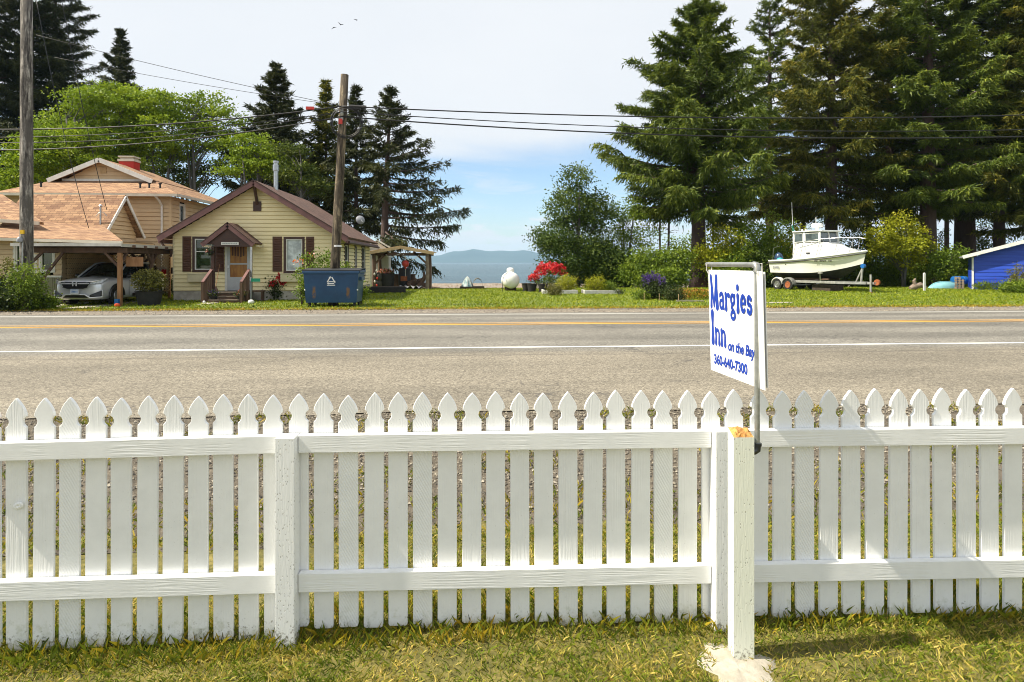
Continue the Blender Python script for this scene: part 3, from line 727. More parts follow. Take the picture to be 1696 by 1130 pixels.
for j, (k, z) in enumerate(((1.0, -.03), (.96, .006), (.75, .014), (.35, .020), (.0, .022))):
    r = []
    for i in range(29):
        a = 2*math.pi*i/28; rr = .165*(1+.12*math.sin(3*a+1)+.10*math.sin(7*a)+.06*math.sin(13*a))
        r.append((-.055+rr*k*math.cos(a)*(1.0), -.10+rr*1.35*k*math.sin(a), z+(.004*math.sin(5*a) if k else 0)))
    ring.append(r)
cf.grid(ring); fo = cf.build('concrete_footing', 'concrete', SP, smooth='all'); 
# sign: a sheet hung from the arm, swung a little by the wind
sg0 = at_t(1173.5, 447, 3.36); sg1 = at_t(1263, 450, 2.81)
S0 = Vector((sg0.x, sg0.y, 0)); S1 = Vector((sg1.x, sg1.y, 0)); SW = (S1-S0).length; sdir = (S1-S0).normalized()
sign = thing('hanging_sign', 'white square inn sign with blue lettering hanging from the pipe arm', 'sign', (S0.x, S0.y, 1.612), math.atan2(sdir.y, sdir.x))
sign.rotation_euler = Euler((R(1.6), R(0), math.atan2(sdir.y, sdir.x)), 'XYZ')
SH = .525
MB().box(0, SW, -.0015, .0015, -SH, 0).build('board', 'sign_white', sign)
MB().box(.0, SW, .010, .013, -SH+.01, -.004).build('rear_board', 'sign_white', sign)
for fx in (.006, SW-.03):
    MB().tube([(fx,-.004,-.02),(fx-.004,-.012,.0),(fx,-.012,.03),(fx+.004,.012,.034),(fx+.004,.012,.0),(fx,.004,-.02)], .0025, 6).build('rope_tie', 'rope', sign, smooth=True)
# lettering: flared brush strokes on the face turned to the lane
class Pen:
    def __init__(s, x, y, sc, xs=1.0): s.mb = MB(); s.x=x; s.y=y; s.s=sc; s.xs=xs; s.k=0
    def P(s, a, b): return (s.x + a*s.s*s.xs, s.y + b*s.s)
    def stroke(s, pts, ws):
        s.k += 1; d = -.0019 - .00006*s.k
        Q = []; m = 6
        if isinstance(ws, (int,float)): ws = [ws]*len(pts)
        for i in range(len(pts)-1):
            for j in range(m):
                q = j/m; Q.append((pts[i][0]+(pts[i+1][0]-pts[i][0])*q, pts[i][1]+(pts[i+1][1]-pts[i][1])*q, ws[i]+(ws[i+1]-ws[i])*q))
        Q.append((*pts[-1], ws[-1])); L = []; Rr = []
        for i, (a, b, wd) in enumerate(Q):
            a0, b0, _ = Q[max(i-1,0)]; a1, b1, _ = Q[min(i+1,len(Q)-1)]; dx, dy = (a1-a0), (b1-b0); n = math.hypot(dx,dy) or 1
            nx, ny = -dy/n*wd/2, dx/n*wd/2
            L.append((*s.P(a+nx,b+ny),)); Rr.append((*s.P(a-nx,b-ny),))
        for i in range(len(Q)-1):
            s.mb.quad(*[(x, d, z) for x, z in (L[i],L[i+1],Rr[i+1],Rr[i])])
        for (a, b, wd), e in ((Q[0],1),(Q[-1],2)):
            s.k += 1; d2 = -.0019 - .00006*s.k
            s.mb.quad(*[(s.P(a+wd/2*math.cos(t), b)[0], d2, s.P(a, b+wd/2*math.sin(t))[1]) for t in [2*math.pi*i/14 for i in range(14)]])
        return s
def arc(cx, cy, rx, ry, a0, a1, n=10): return [(cx+rx*math.cos(R(a0+(a1-a0)*i/n)), cy+ry*math.sin(R(a0+(a1-a0)*i/n))) for i in range(n+1)]
def glyph(p, ch, x):
    # unit: x-height 1
    T = .26
    if ch == 'a':
        p.stroke(arc(x+.33,.72,.24,.24,165,0)+[(x+.57,.4),(x+.58,.1),(x+.68,.04)], [.2]+[T]*10+[T,T,.22]); p.stroke(arc(x+.33,.30,.24,.25,80,360), T*.85); return .86
    if ch == 'r': p.stroke([(x+.12,.95),(x+.18,.5),(x+.16,.06)], [.32,T,.36]); p.stroke(arc(x+.45,.62,.26,.30,170,60), [.14]+[T*.8]*9+[.34]); return .80
    if ch == 'g': p.stroke(arc(x+.32,.66,.24,.28,0,360), T*.9); p.stroke([(x+.58,.92),(x+.58,.9)], .26); p.stroke([(x+.26,.38),(x+.16,.18),(x+.4,.05),(x+.58,-.12)]+arc(x+.34,-.26,.27,.22,20,-300), T*.85); return .84
    if ch == 'i': p.stroke([(x+.2,.92),(x+.22,.5),(x+.2,.06)], [.34,T,.40]); p.stroke([(x+.2,1.36),(x+.21,1.44)], .34); return .56
    if ch == 'e': p.stroke([(x+.14,.50),(x+.60,.52)], .16); p.stroke(arc(x+.36,.5,.26,.44,0,310,14), [.18]+[T]*13+[.24]); return .84
    if ch == 's': p.stroke(arc(x+.32,.70,.20,.24,30,250)+arc(x+.34,.26,.22,.26,80,-150), [.3]+[T*.9]*20+[.34]); return .74
    if ch == 'n': p.stroke([(x+.12,.95),(x+.16,.5),(x+.14,.06)], [.32,T,.36]); p.stroke([(x+.16,.7)]+arc(x+.42,.64,.24,.28,150,0)+[(x+.66,.06)], [.14]+[T*.9]*11+[.36]); return .92
    if ch == 'M':
        p.stroke([(x+.16,1.95),(x+.22,1.2),(x+.15,.10)], [.36,.24,.36]); p.stroke([(x+.16,1.95),(x+.58,.12)], [.34,.20])
        p.stroke([(x+1.02,1.95),(x+.60,.12)], [.34,.20]); p.stroke([(x+1.02,1.95),(x+1.0,1.2),(x+1.08,.10)], [.38,.36,.50]); return 1.42
    if ch == 'I': p.stroke([(x+.26,1.95),(x+.26,1.2),(x+.26,.12)], [.52,.32,.54]); return .62
    return .4
def word(wd, x, y, xh, xs, name):
    p = Pen(x, y, xh, xs); c = 0
    for ch in wd: c += glyph(p, ch, c)
    return p.mb.build(name, 'sign_blue', sign)
word('Margies', .018, -.196, .082, .90, 'lettering')
word('Inn', .018, -.380, .080, .90, 'lettering')
text('lettering', 'on the Bay', .070, 'sign_blue', sign, (.205, -.0026, -.372), (R(90),0,0), .0022, 'LEFT', .86, .25)
text('lettering', '360-640-7300', .068, 'sign_blue', sign, (.045, -.0026, -.462), (R(90),0,0), .0022, 'LEFT', .92)
# ------------------------------------------------------------------ building helpers
def sub_intervals(a, b, cuts):
    segs = [(a, b)]
    for c0, c1 in cuts:
        ns = []
        for s0, s1 in segs:
            if c1 <= s0 or c0 >= s1: ns.append((s0, s1)); continue
            if c0 > s0: ns.append((s0, c0))
            if c1 < s1: ns.append((c1, s1))
        segs = ns
    return segs
def siding(name, mat, parent, frame, z0, z1, lim, pitch, openings=(), lip=.04):
    # frame(s, d, z): s along the wall, d outwards; lim(z) -> (s0, s1)
    mb = MB(); z = z0
    while z < z1 - .01:
        zt = min(z + pitch, z1); a0, b0 = lim(z); a1, b1 = lim(zt)
        cuts = [(o[0], o[1]) for o in openings if o[2] < zt - .02 and o[3] > z + .02]
        if b0 - a0 > .02:
            for s0, s1 in sub_intervals(a0, b0, cuts):
                t0 = max(a1, s0) if s0 == a0 else s0; t1 = min(b1, s1) if s1 == b0 else s1
                if t1 <= t0: t0 = t1 = (t0+t1)/2
                zg_ = min(z + .024, zt)       # shadow gap under the lap
                mb.quad(frame(s0, lip, zg_), frame(s1, lip, zg_), frame(t1, .006, zt), frame(t0, .006, zt))
                mb.quad(frame(s0, -.02, zg_), frame(s1, -.02, zg_), frame(s1, lip, zg_), frame(s0, lip, zg_))
                mb.quad(frame(s0, -.02, z), frame(s1, -.02, z), frame(s1, -.02, zg_), frame(s0, -.02, zg_))
                mb.quad(frame(s0, .006, z), frame(s1, .006, z), frame(s1, -.02, z), frame(s0, -.02, z))
        z = zt
    return mb.build(name, mat, parent)
def roof_slab(name, mat, parent, P, eave, th=.10):
    # P: corners of the top face, eave: direction along the eave; gets a uv map in metres
    P = [Vector(p) for p in P]; n = (P[1]-P[0]).cross(P[2]-P[0]).normalized()
    if n.z < 0: P = P[::-1]; n = -n
    k = len(P); V = P + [p - n*th for p in P]
    F = [tuple(range(k)), tuple(range(2*k-1, k-1, -1))] + [(i, k+i, k+(i+1)%k, (i+1)%k) for i in range(k)]
    me = bpy.data.meshes.new(name); me.from_pydata(V, [], F); me.materials.append(MATS[mat])
    e = Vector(eave).normalized(); s = n.cross(e)
    uv = me.uv_layers.new(name='uv')
    for lp in me.loops:
        p = me.vertices[lp.vertex_index].co; uv.data[lp.index].uv = (p.dot(e), p.dot(s))
    bm = bmesh.new(); bm.from_mesh(me); bmesh.ops.recalc_face_normals(bm, faces=bm.faces); bm.to_mesh(me); bm.free()
    return link(name, me, parent)
def window(parent, frame, s0, s1, z0, z1, fm='brown_trim', im='white_trim', gm='window_glass', fw=.10, mull=None, curtain=False, sill=True, vm=None):
    # a framed opening: outer casing proud of the siding, inner sash, recessed pane
    def fb(mb, a, b, c, d, d0, d1):
        P = [frame(a,d0,c),frame(b,d0,c),frame(b,d0,d),frame(a,d0,d),frame(a,d1,c),frame(b,d1,c),frame(b,d1,d),frame(a,d1,d)]
        mb.add(P, [(0,1,2,3),(7,6,5,4),(0,4,5,1),(1,5,6,2),(2,6,7,3),(3,7,4,0)])
    def ring(a, b, c, d, wd, d0, d1):
        mb = MB(); fb(mb, a, b, c, c+wd, d0, d1); fb(mb, a, b, d-wd, d, d0, d1); fb(mb, a, a+wd, c+wd, d-wd, d0, d1); fb(mb, b-wd, b, c+wd, d-wd, d0, d1); return mb
    wb = ring(s0-fw, s1+fw, z0-fw, z1+fw, fw, -.05, .045).build('window', fm, parent)
    iw = .045
    mb = ring(s0+.001, s1-.001, z0+.001, z1-.001, iw, -.05, .028)
    if mull: 
        for m in mull: fb(mb, s0+iw, s1-iw, m-.02, m+.02, -.045, .022)
    if vm:
        for m in vm: fb(mb, m-.018, m+.018, z0+iw, z1-iw, -.044, .020)
    mb.build('sash', im, wb)
    g = MB(); fb(g, s0+iw*.5, s1-iw*.5, z0+iw*.5, z1-iw*.5, -.035, -.028); g.build('pane', gm, wb)
    return wb

# ------------------------------------------------------------------ cream cottage
HY = 28.5; HX0 = at_Y(288, 0, HY).x; HX1 = at_Y(563, 0, HY).x; HXC = (HX0+HX1)/2; HW2 = (HX1-HX0)/2; HD = 8.4
cot = thing('cream_cottage', 'small cream clapboard cottage with brown shutters and dark brown gable roof', 'house', (HXC, HY, 0))
FZ = .42; EZ = 2.86; AZ = 5.02; slope = (AZ-EZ)/HW2
def fx(px): return at_Y(px, 0, HY).x - HXC
def fz(py, px=420): return at_Y(px, py, HY).z
front = lambda s, d, z: (s, -d, z)
right = lambda s, d, z: (HW2 + d, s, z)
left = lambda s, d, z: (-HW2 - d, s, z)
W1 = (fx(322), fx(347), fz(449), fz(396)); W2 = (fx(474), fx(501), fz(449), fz(396)); W1 = (fx(323), fx(357), fz(447), fz(396))
DR = (fx(377), fx(414), FZ+.02, FZ+2.06)
siding('siding', 'cream_siding', cot, front, FZ, AZ, lambda z: (-HW2, HW2) if z <= EZ else (-(AZ-z)/slope, (AZ-z)/slope), .172, [(W1[0],W1[1],W1[2],W1[3]), (W2[0],W2[1],W2[2],W2[3]), DR])
SW_ = [(1.0, 1.75, 1.0, 2.45), (3.55, 3.95, 1.5, 2.35), (5.6, 6.5, 1.0, 2.45)]
siding('siding', 'cream_siding', cot, right, FZ, EZ, lambda z: (0, HD), .172, [(a,b,c,d) for a,b,c,d in SW_])
siding('siding', 'cream_siding', cot, left, FZ, EZ, lambda z: (0, HD), .172)
MB().box(-HW2+.02, HW2-.02, .32, HD, FZ, EZ-.02).build('dark_room_box', 'interior_dark', cot)  # black box inside the walls, its colour paints the rooms dark
MB().prism([(-HW2+.05, EZ-.02), (HW2-.05, EZ-.02), (0, AZ-.1)], .35, HD-.02).build('attic', 'interior_dark', cot)
MB().box(-HW2-.01, HW2+.01, -.005, HD, -.1, FZ-.005).build('foundation', 'concrete_wall', cot)
for s_ in (-1, 1):
    MB().box(s_*HW2-.03 if s_ > 0 else -HW2-.035, s_*HW2+.035 if s_ > 0 else -HW2+.03, -.03, .05, FZ, EZ-.05).build('corner_board', 'cream_trim', cot)
OV = .52; OE = .42
for s_ in (-1, 1):
    ex = s_*(HW2+OE); ez = EZ - OE*slope
    roof_slab('roof', 'brown_shingle', cot, [(0,-OV,AZ+.16),(ex,-OV,ez+.16),(ex,HD+.4,ez+.16),(0,HD+.4,AZ+.16)], (0,1,0), .10)
    # barge board
    nx = Vector((ex,0,ez))-Vector((0,0,AZ)); nx.normalize()
    MB().beam((0,-OV-.025,AZ+.02),(ex+.0,-OV-.025,ez+.02), .045, .21, up=(0,0,1)).build('barge_board', 'purple_trim', cot)
    MB().beam((0,-OV-.030,AZ+.145),(ex*1.01,-OV-.030,ez+.145), .05, .05).build('drip_edge', 'brown_trim', cot)
    MB().beam((ex-s_*.03,-OV,ez-.03),(ex-s_*.03,HD+.4,ez-.03), .05, .16).build('fascia', 'purple_trim', cot)
MB().beam((0,-OV+.06,AZ-.05),(0,-.02,AZ-.85),.10,.10).box(-.05,.05,-OV+.05,0,AZ-.10,AZ-.0).build('gable_brace', 'brown_trim', cot)
MB().box(-.17,.17,-.06,-.012,AZ-1.14,AZ-.72).build('gable_vent', 'brown_trim', cot)
w1 = window(cot, front, *W1, mull=[W1[3]-.55]); w2 = window(cot, front, *W2, gm='curtain_glass')
for a, b, c, d in SW_: window(cot, right, a, b, c, d, mull=[(c+d)/2] if b-a > .5 else None)
for a, b in ((303, 317.5), (358.5, 372), (452, 467.5), (507.5, 520.5)):
    sh = MB().box(fx(a), fx(b), -.055, -.022, fz(450), fz(392)); 
    sh = sh.build('shutter', 'shutter_brown', cot); zz0, zz1 = fz(450), fz(392)
    m2 = MB()
    for c0, c1 in ((zz0+.07, (zz0+zz1)/2-.04), ((zz0+zz1)/2+.04, zz1-.07)):
        nsl = 9
        for i in range(nsl):
            q = c0+(c1-c0)*(i+.5)/nsl; m2.beam((fx(a)+.06,-.060,q),(fx(b)-.06,-.060,q),.02,.05,up=(0,.6,1))
    o = m2.build('louvre', 'shutter_brown', sh); o['kind'] = 'stuff'
for a, b in ((314.5, 352), (467, 506)):
    MB().box(fx(a), fx(b), -.24, -.022, fz(466.5), fz(454)).box(fx(a)-.02, fx(b)+.02, -.26, -.022, fz(454), fz(454)+.03).build('flower_box', 'cream_trim', cot)
# door
dw = MB().box(DR[0]-.10,DR[0],-.04,.04,FZ,DR[3]+.09).box(DR[1],DR[1]+.10,-.04,.04,FZ,DR[3]+.09).box(DR[0],DR[1],-.04,.04,DR[3],DR[3]+.09).build('door_frame', 'white_trim', cot)
d0, d1, dz0, dz1 = DR; dz0 = FZ
door = MB().box(d0+.005,d0+.11,-.035,.01,dz0+.02,dz1-.005).box(d1-.11,d1-.005,-.035,.01,dz0+.02,dz1-.005).box(d0+.11,d1-.11,-.035,.01,dz1-.10,dz1-.005).box(d0+.11,d1-.11,-.035,.01,dz0+1.14,dz0+1.20).box(d0+.11,d1-.11,-.032,.01,dz0+.02,dz0+.60).build('door', 'grey_door', cot)
MB().box(d0+.10,d1-.10,-.004,.004,dz0+.60,dz1-.10).build('pane', 'door_wood', door)
MB().box(d0+.03,d0+.07,-.085,-.03,dz0+1.0,dz0+1.10).build('handle', 'chrome', door)
mb = MB(); rr = random.Random(5)
for i in range(5): 
    x = d0+.18+i*.115; mb.box(x, x+.07, -.012, -.006, dz1-.42-rr.random()*.18, dz1-.12)
mb.build('door_hanging', 'shutter_brown', door)
# porch roof
PX = (fx(333)+fx(441))/2 - .42; PH = (fx(416)-fx(333))/2+.12
pov = -1.18; fxp = lambda px: at_Y(px, 0, HY+pov).x - HXC
px0, px1 = fxp(334), fxp(420); pcx = (px0+px1)/2; pe = 2.40; pa = 3.24
for s_ in (-1, 1):
    ex = px0 if s_ < 0 else px1
    roof_slab('porch_roof', 'brown_shingle', cot, [(pcx,pov,pa+.07),(ex,pov,pe+.07),(ex,0,pe+.07),(pcx,0,pa+.07)], (0,1,0), .06)
    MB().beam((pcx,pov-.02,pa-.03),(ex,pov-.02,pe-.03),.04,.20).build('barge_board', 'purple_trim', cot)
    MB().beam((pcx,pov-.026,pa+.075),(ex*1.0,pov-.026,pe+.075),.05,.035).build('drip_edge', 'brown_trim', cot)
    for yy in (-.2,-.5,-.8):
        MB().box(ex-.02 if s_>0 else ex-.12, ex+.12 if s_>0 else ex+.02, yy-.03, yy+.03, pe-.10, pe-.02).build('rafter_tail', 'cream_trim', cot)
MB().prism([(px0+.2,pe+.02),(px1-.2,pe+.02),(pcx,pa-.16)], pov+.06, pov+.10).build('porch_gable_panel', 'brown_trim', cot)
MB().box(px0+.45, px1-.1, pov+.05, pov+.15, pe-.09, pe+.04).build('porch_beam', 'brown_trim', cot)
ppx = (fxp(351), fxp(415))
MB().box(ppx[0]-.06,ppx[0]+.06,-1.12,-1.0,.0,pe-.09).build('porch_post', 'brown_trim', cot)
MB().box(ppx[1]-.04,ppx[1]+.04,-1.12,-1.04,.0,pe-.09).build('porch_post', 'steel', cot)
ws = MB().box(fxp(366), fxp(395), pov+.01, pov+.035, pe-.02, pe+.10).build('name_board', 'white_trim', cot)
marks('lettering', [9], .06, .068, 'dish_grey', ws, ((fxp(366)+fxp(395))/2, pov+.009, pe+.04), (R(90),0,0), 3)
# steps and railings
st0, st1 = fxp(355), fxp(405)
for i in range(3):
    y0 = -1.0 - .28*i; z1 = FZ-.02 - .13*i
    MB().box(st0, st1, y0-.28 if i else -1.0, y0 if i else -.02, max(z1-.05,0), z1).build('step', 'step_wood', cot, bevel=.006)
    MB().box(st0+.02, st1-.02, (y0-.26) if i else -.98, (y0-.235) if i else -.955, 0, z1-.051).build('riser', 'timber_dark', cot)
for rx in (fxp(349), fxp(411)):
    rb = MB().beam((rx,-1.05,FZ+.95),(rx,-2.0,.86),.11,.05).build('hand_rail', 'purple_trim', cot)
    for k in range(6):
        y = -1.1-.175*k; z = FZ+.95-.50*(k*.175)-.06; MB().box(rx-.025,rx+.025,y-.025,y+.025,.05,z).build('baluster', 'timber_dark', rb)
    MB().box(rx-.05,rx+.05,-2.04,-1.94,-.05,.83).build('newel', 'timber_dark', rb)
# flue, plumbing boot, dish, gutter downpipes
cy = 2.0; cx = at_Y(457,0,HY+cy).x-HXC; zc = AZ+.16-abs(cx)*slope
MB().lathe([(.10,zc-.2),(.10,zc+.85),(.14,zc+.86),(.14,zc+1.14),(.10,zc+1.15),(.10,zc+1.22),(.13,zc+1.23),(.13,zc+1.32)], 16, (cx,cy,0)).build('flue_pipe', 'steel', cot, smooth=True)
dish = MB().lathe([(.02,.08),(.11,.06),(.19,.02),(.24,-.03),(.235,-.04),(.18,.0),(.02,.06)], 20)
do = dish.build('satellite_dish', 'dish_grey', cot, smooth=True, loc=(HW2-.05, 5.6, 3.90), rot=(R(75),0,R(28)))
MB().beam((0,0,.06),(0,-.22,.30),.02,.02).beam((0,.0,-.1),(0,.25,-.32),.03,.03).build('dish_arm', 'dish_grey', do)
MB().tube([(HW2+OE+.03,-OV+.2,2.52),(HW2+OE+.03,HD+.4,2.52)],.06,8).build('gutter', 'brown_trim', cot, smooth=True)
MB().tube([(-HW2-OE-.03,-OV+.2,2.52),(-HW2-OE-.03,HD+.4,2.52)],.06,8).tube([(-HW2-.38,-.3,2.5),(-HW2-.30,-.25,2.35),(-HW2-.12,-.06,2.2),(-HW2-.10,-.04,1.9)],.05,8).build('gutter', 'brown_trim', cot, smooth=True)
# dark service boxes at the left corner
# ------------------------------------------------------------------ beige house behind
BY = 34.6; BX1 = at_Y(283, 0, BY).x; BX0 = at_Y(-40, 0, BY).x
bh = thing('beige_house', 'two storey beige house with orange tan shingles, red chimney and low front wing', 'house', (BX1, BY, 0))
bx = lambda px, Y=BY: at_Y(px, 0, Y).x - BX1
bz = lambda py, Y=BY, px=200: at_Y(px, py, Y).z
bfront = lambda s, d, z: (s, -d, z); bright = lambda s, d, z: (d, s, z)
WL = BX0 - BX1; BE = bz(325); BD = 9.5
siding('siding', 'beige_siding', bh, bfront, .3, BE, lambda z: (WL, 0), .22)
siding('siding', 'beige_siding', bh, bright, .3, BE, lambda z: (0, BD), .22, [(1.0,1.55,BE-1.25,BE-.35)])
MB().box(WL+.05, -.05, .3, BD, 0, BE-.02).build('dark_room_box', 'interior_dark', bh)
MB().box(WL, .02, -.01, BD, -.1, .3).build('foundation', 'concrete_wall', bh)
MB().box(-.10,.035,-.035,.10,.3,BE-.03).build('corner_board', 'beige_siding', bh)
window(bh, bright, 1.0, 1.55, BE-1.25, BE-.35, 'white_trim', 'white_trim', 'boat_glass', .07)
ov = .55; ridge = bz(300, BY+2.0); rx0, rx1 = bx(88, BY+2.0), bx(259, BY+2.0)
e0, e1 = WL+.2, ov
# hip roof with a gable on top
roof_slab('roof', 'tan_shingle', bh, [(bx(2),-ov,BE+.10),(e1,-ov,BE+.10),(rx1,2.0,ridge),(rx0,2.0,ridge)], (1,0,0), .12)
roof_slab('roof', 'tan_shingle', bh, [(e1,-ov,BE+.10),(e1,BD+.5,BE+.10),(rx1,BD-2.0,ridge),(rx1,2.0,ridge)], (0,1,0), .12)
roof_slab('roof', 'tan_shingle', bh, [(bx(2),-ov,BE+.10),(rx0,2.0,ridge),(rx0,BD-2,ridge),(bx(2),BD+.5,BE+.10)], (0,1,0), .12)
gax = bx(172, BY+2.0); gaz = bz(266, BY+2.0)
gf = lambda s, d, z: (s, 2.0-d, z)
siding('siding', 'beige_siding', bh, gf, ridge, gaz-.1, lambda z: (rx0+.6+(gax-rx0-.6)*(z-ridge)/(gaz-ridge), rx1-.6-(rx1-.6-gax)*(z-ridge)/(gaz-ridge)), .26)
for a, sgn in ((rx0, -1), (rx1, 1)):
    roof_slab('gable_roof', 'tan_shingle', bh, [(gax,1.55,gaz+.05),(a,1.55,ridge+.03),(a,BD-2,ridge+.03),(gax,BD-2,gaz+.05)], (0,1,0), .10)
    MB().beam((gax,1.52,gaz-.05),(a,1.52,ridge-.07),.05,.24).build('barge_board', 'fascia_white', bh)
MB().box(rx0+.5,rx1-.5,1.93,1.985,ridge-.02,ridge+.10).build('frieze_board', 'fascia_white', bh)
MB().box(gax-.16,gax+.16,1.95,1.985,gaz-.72,gaz-.40).build('gable_vent', 'timber_pale', bh)
MB().box(bx(2),e1+.04,-ov-.10,-ov,BE-.06,BE+.08).build('gutter', 'gutter', bh)
MB().box(e1,e1+.10,-ov,BD+.5,BE-.06,BE+.08).build('gutter', 'gutter', bh)
MB().tube([(-.5,-ov-.05,BE-.05),(-.45,-.3,BE-.25),(-.42,-.08,BE-.5),(-.42,-.08,.5)],.055,8).build('downpipe', 'fascia_white', bh, smooth=True)
chx = bx(213.5, BY+4.5); chz = bz(281, BY+4.5)
ch = MB().box(chx-.42,chx+.42,4.2,4.9,chz-1.2,bz(268.5,BY+4.5)).build('chimney', 'chimney_red', bh)
c2 = bz(268.5,BY+4.5)
MB().box(chx-.47,chx+.47,4.15,4.95,c2,c2+.13).box(chx-.36,chx+.36,4.25,4.85,c2+.13,c2+.24).box(chx-.45,chx+.45,4.16,4.94,c2+.24,c2+.32).build('chimney_cap', 'gutter', ch)
for p_ in (233, 248, 266, 69):
    q = bz(312)-.02; MB().lathe([(.05,q-.2),(.05,q+.32),(.09,q+.33),(.09,q+.38)],8,(bx(p_,BY+.6),.55,0)).build('roof_vent', 'black_rubber', bh)
# gable wing, its gable end facing the cottage
GX = at_t(183, 0, 28.7).x - BX1 - .52; GY = at_t(183, 0, 28.7).y - BY; GD = 3.4; gz0 = 2.98; gzr = 4.78; gxl = bx(-30, 29)
gmid = GY + GD/2
for a, sgn in ((GY-.05,-1),(GY+GD+.05,1)):
    roof_slab('wing_roof', 'tan_shingle', bh, [(gxl,gmid,gzr+.08),(GX+.30,gmid,gzr+.08),(GX+.30,a,gz0+.0),(gxl,a,gz0+.0)], (1,0,0), .12)
    MB().beam((GX+.32,gmid,gzr-.03),(GX+.32,a,gz0-.11),.05,.14).build('barge_board', 'fascia_white', bh)
wf = lambda s, d, z: (GX + d, s, z)
siding('siding', 'beige_siding', bh, wf, .2, gzr-.1, lambda z: (GY+.2, GY+GD-.2) if z < gz0 else (GY+.2+(gmid-GY-.2)*(z-gz0)/(gzr-gz0), GY+GD-.2-(gmid-GY-.2)*(z-gz0)/(gzr-gz0)), .20)
MB().box(gxl, GX-.03, GY+.2, GY+GD-.2, 0, gz0-.05).build('dark_room_box', 'interior_dark', bh)
vx = bx(177.5, BY-6.0)
mv = MB().lathe([(.04,3.2),(.04,4.35),(.09,4.4),(.02,4.5)],8,(GX-.1,GY+.35,-.2))
mv.tube([(GX-.28,GY+.30,3.75),(GX-.15,GY+.32,3.9),(GX-.1,GY+.35,3.95),(GX+.05,GY+.37,3.9),(GX+.16,GY+.38,3.75)],.018,6).build('service_mast', 'steel', bh, smooth=True)
# low lean-to wing along the carport
LY = 26.6 - BY; lx1 = at_Y(150, 0, 26.6).x - BX1; lx0 = at_Y(-60, 0, 26.6).x - BX1; lz = 2.62
lf = lambda s, d, z: (s, LY-d, z)
lw = lambda px: at_Y(px,0,26.6).x-BX1
LWIN = [(lw(27),lw(40),1.3,2.42), (lw(68.5),lw(89),1.32,2.42)]
siding('siding', 'beige_siding', bh, lf, .95, lz, lambda z: (lx0, lw(103)), .20, [(a,b,c,d) for a,b,c,d in LWIN])
mb = MB()
for i in range(34):
    a = lw(40)+(lw(103)-lw(40))*i/34; b = lw(40)+(lw(103)-lw(40))*(i+1)/34
    MB().box(a+.004,b-.004,LY-.05-.008*(i%2),LY-.02,.02,1.02).build('plank', 'plank_grey', bh) if False else mb.box(a+.004,b-.004,LY-.06-.010*(i%2),LY-.02,.02,1.06)
o = mb.build('skirt_boards', 'plank_grey', bh); o['kind'] = 'stuff'
MB().box(lw(40),lw(103)+.02,LY-.10,LY-.02,1.06,1.13).build('sill', 'white_trim', bh)
MB().box(lx0,lw(103)-.05,LY+.30,-.4,.0,lz-.03).build('dark_room_box', 'interior_dark', bh)
siding('siding', 'beige_siding', bh, lambda s,d,z: (lw(103)-.03+d, s, z), .0, lz, lambda z: (LY, -.5), .20)
for a,b,c,d in LWIN: window(bh, lf, a, b, c, d, 'white_trim', 'white_trim', 'window_glass', .07)
MB().box(lw(22),lw(25),LY-.03,LY+.02,.6,lz).box(lw(46),lw(62),LY-.03,LY+.02,1.15,lz).build('corner_board', 'white_trim', bh)
roof_slab('lean_to_roof', 'tan_shingle', bh, [(lx0,LY-.6,lz+.05),(at_Y(203,0,26).x-BX1,LY-.6,lz-.12),(bx(150,29.5),GY+.6,3.35),(lx0,GY+.6,3.60)], (1,0,0), .10)
MB().beam((lx0,LY-.65,lz-.02),(at_Y(203,0,26).x-BX1,LY-.65,lz-.19),.10,.11).build('gutter', 'gutter', bh)
# raised hip over the left of the wing
hx = lambda px, Y: at_Y(px,0,Y).x-BX1
hz = lambda py, Y: at_Y(40,py,Y).z
yA, yB = 28.2, 31.0
roof_slab('porch_roof', 'tan_shingle', bh, [(hx(-60,yA),yA-BY,hz(360,yA)),(hx(72,yA),yA-BY,hz(368,yA)),(hx(4,yB),yB-BY,hz(322,yB)),(hx(-60,yB),yB-BY,hz(322,yB))], (1,0,0), .12)
MB().beam((hx(-60,yA),yA-BY-.04,hz(362,yA)),(hx(66,yA),yA-BY-.04,hz(370,yA)),.08,.14).build('gutter', 'gutter', bh)
# service meters on the far right of its wall
mt = MB().lathe([(.12,0),(.12,.12),(.10,.16)],14,(bx(268),-.12,1.9),'Y').box(bx(262),bx(276),-.14,-.02,1.05,1.45).tube([(bx(268),-.06,1.0),(bx(268),-.06,2.6)],.03,8)
mt.build('electric_meter', 'dish_grey', bh, smooth=True)
# ------------------------------------------------------------------ carport
CF = 25.0; CR = -13.12; CL = -16.35; CBk = 30.0
cp = thing('carport', 'open brown timber carport with thin pale metal roof and lattice wall', 'carport', (CR, CF, 0))
CW = CL - CR; CDp = CBk - CF; ct = 2.20
for (x, y, wd, m) in ((0,0,.14,'timber_warm'),(0,2.4,.12,'timber_dark'),(0,CDp,.14,'timber_dark'),(CW,0,.12,'timber_dark'),(CW,2.5,.12,'timber_dark'),(CW,CDp,.12,'timber_dark'),(CW*.5,CDp,.12,'timber_dark')):
    MB().box(x-wd/2,x+wd/2,y-wd/2,y+wd/2,-.05,ct-.18).build('post', m, cp, bevel=.008)
MB().box(CW-.25,.25,-.045,.045,ct-.18,ct).build('beam', 'timber_dark', cp)
MB().box(CW-.25,.25,CDp-.045,CDp+.045,ct-.18,ct+.0).build('beam', 'timber_dark', cp)
for x in (CW, 0): MB().box(x-.045,x+.045,.05,CDp-.05,ct-.18,ct-.002).build('beam', 'timber_dark', cp)
for k in range(6): MB().box(CW-.3,.4,.3+k*.88,.3+k*.88+.045,ct+.002,ct+.11).build('rafter', 'timber_dark', cp)
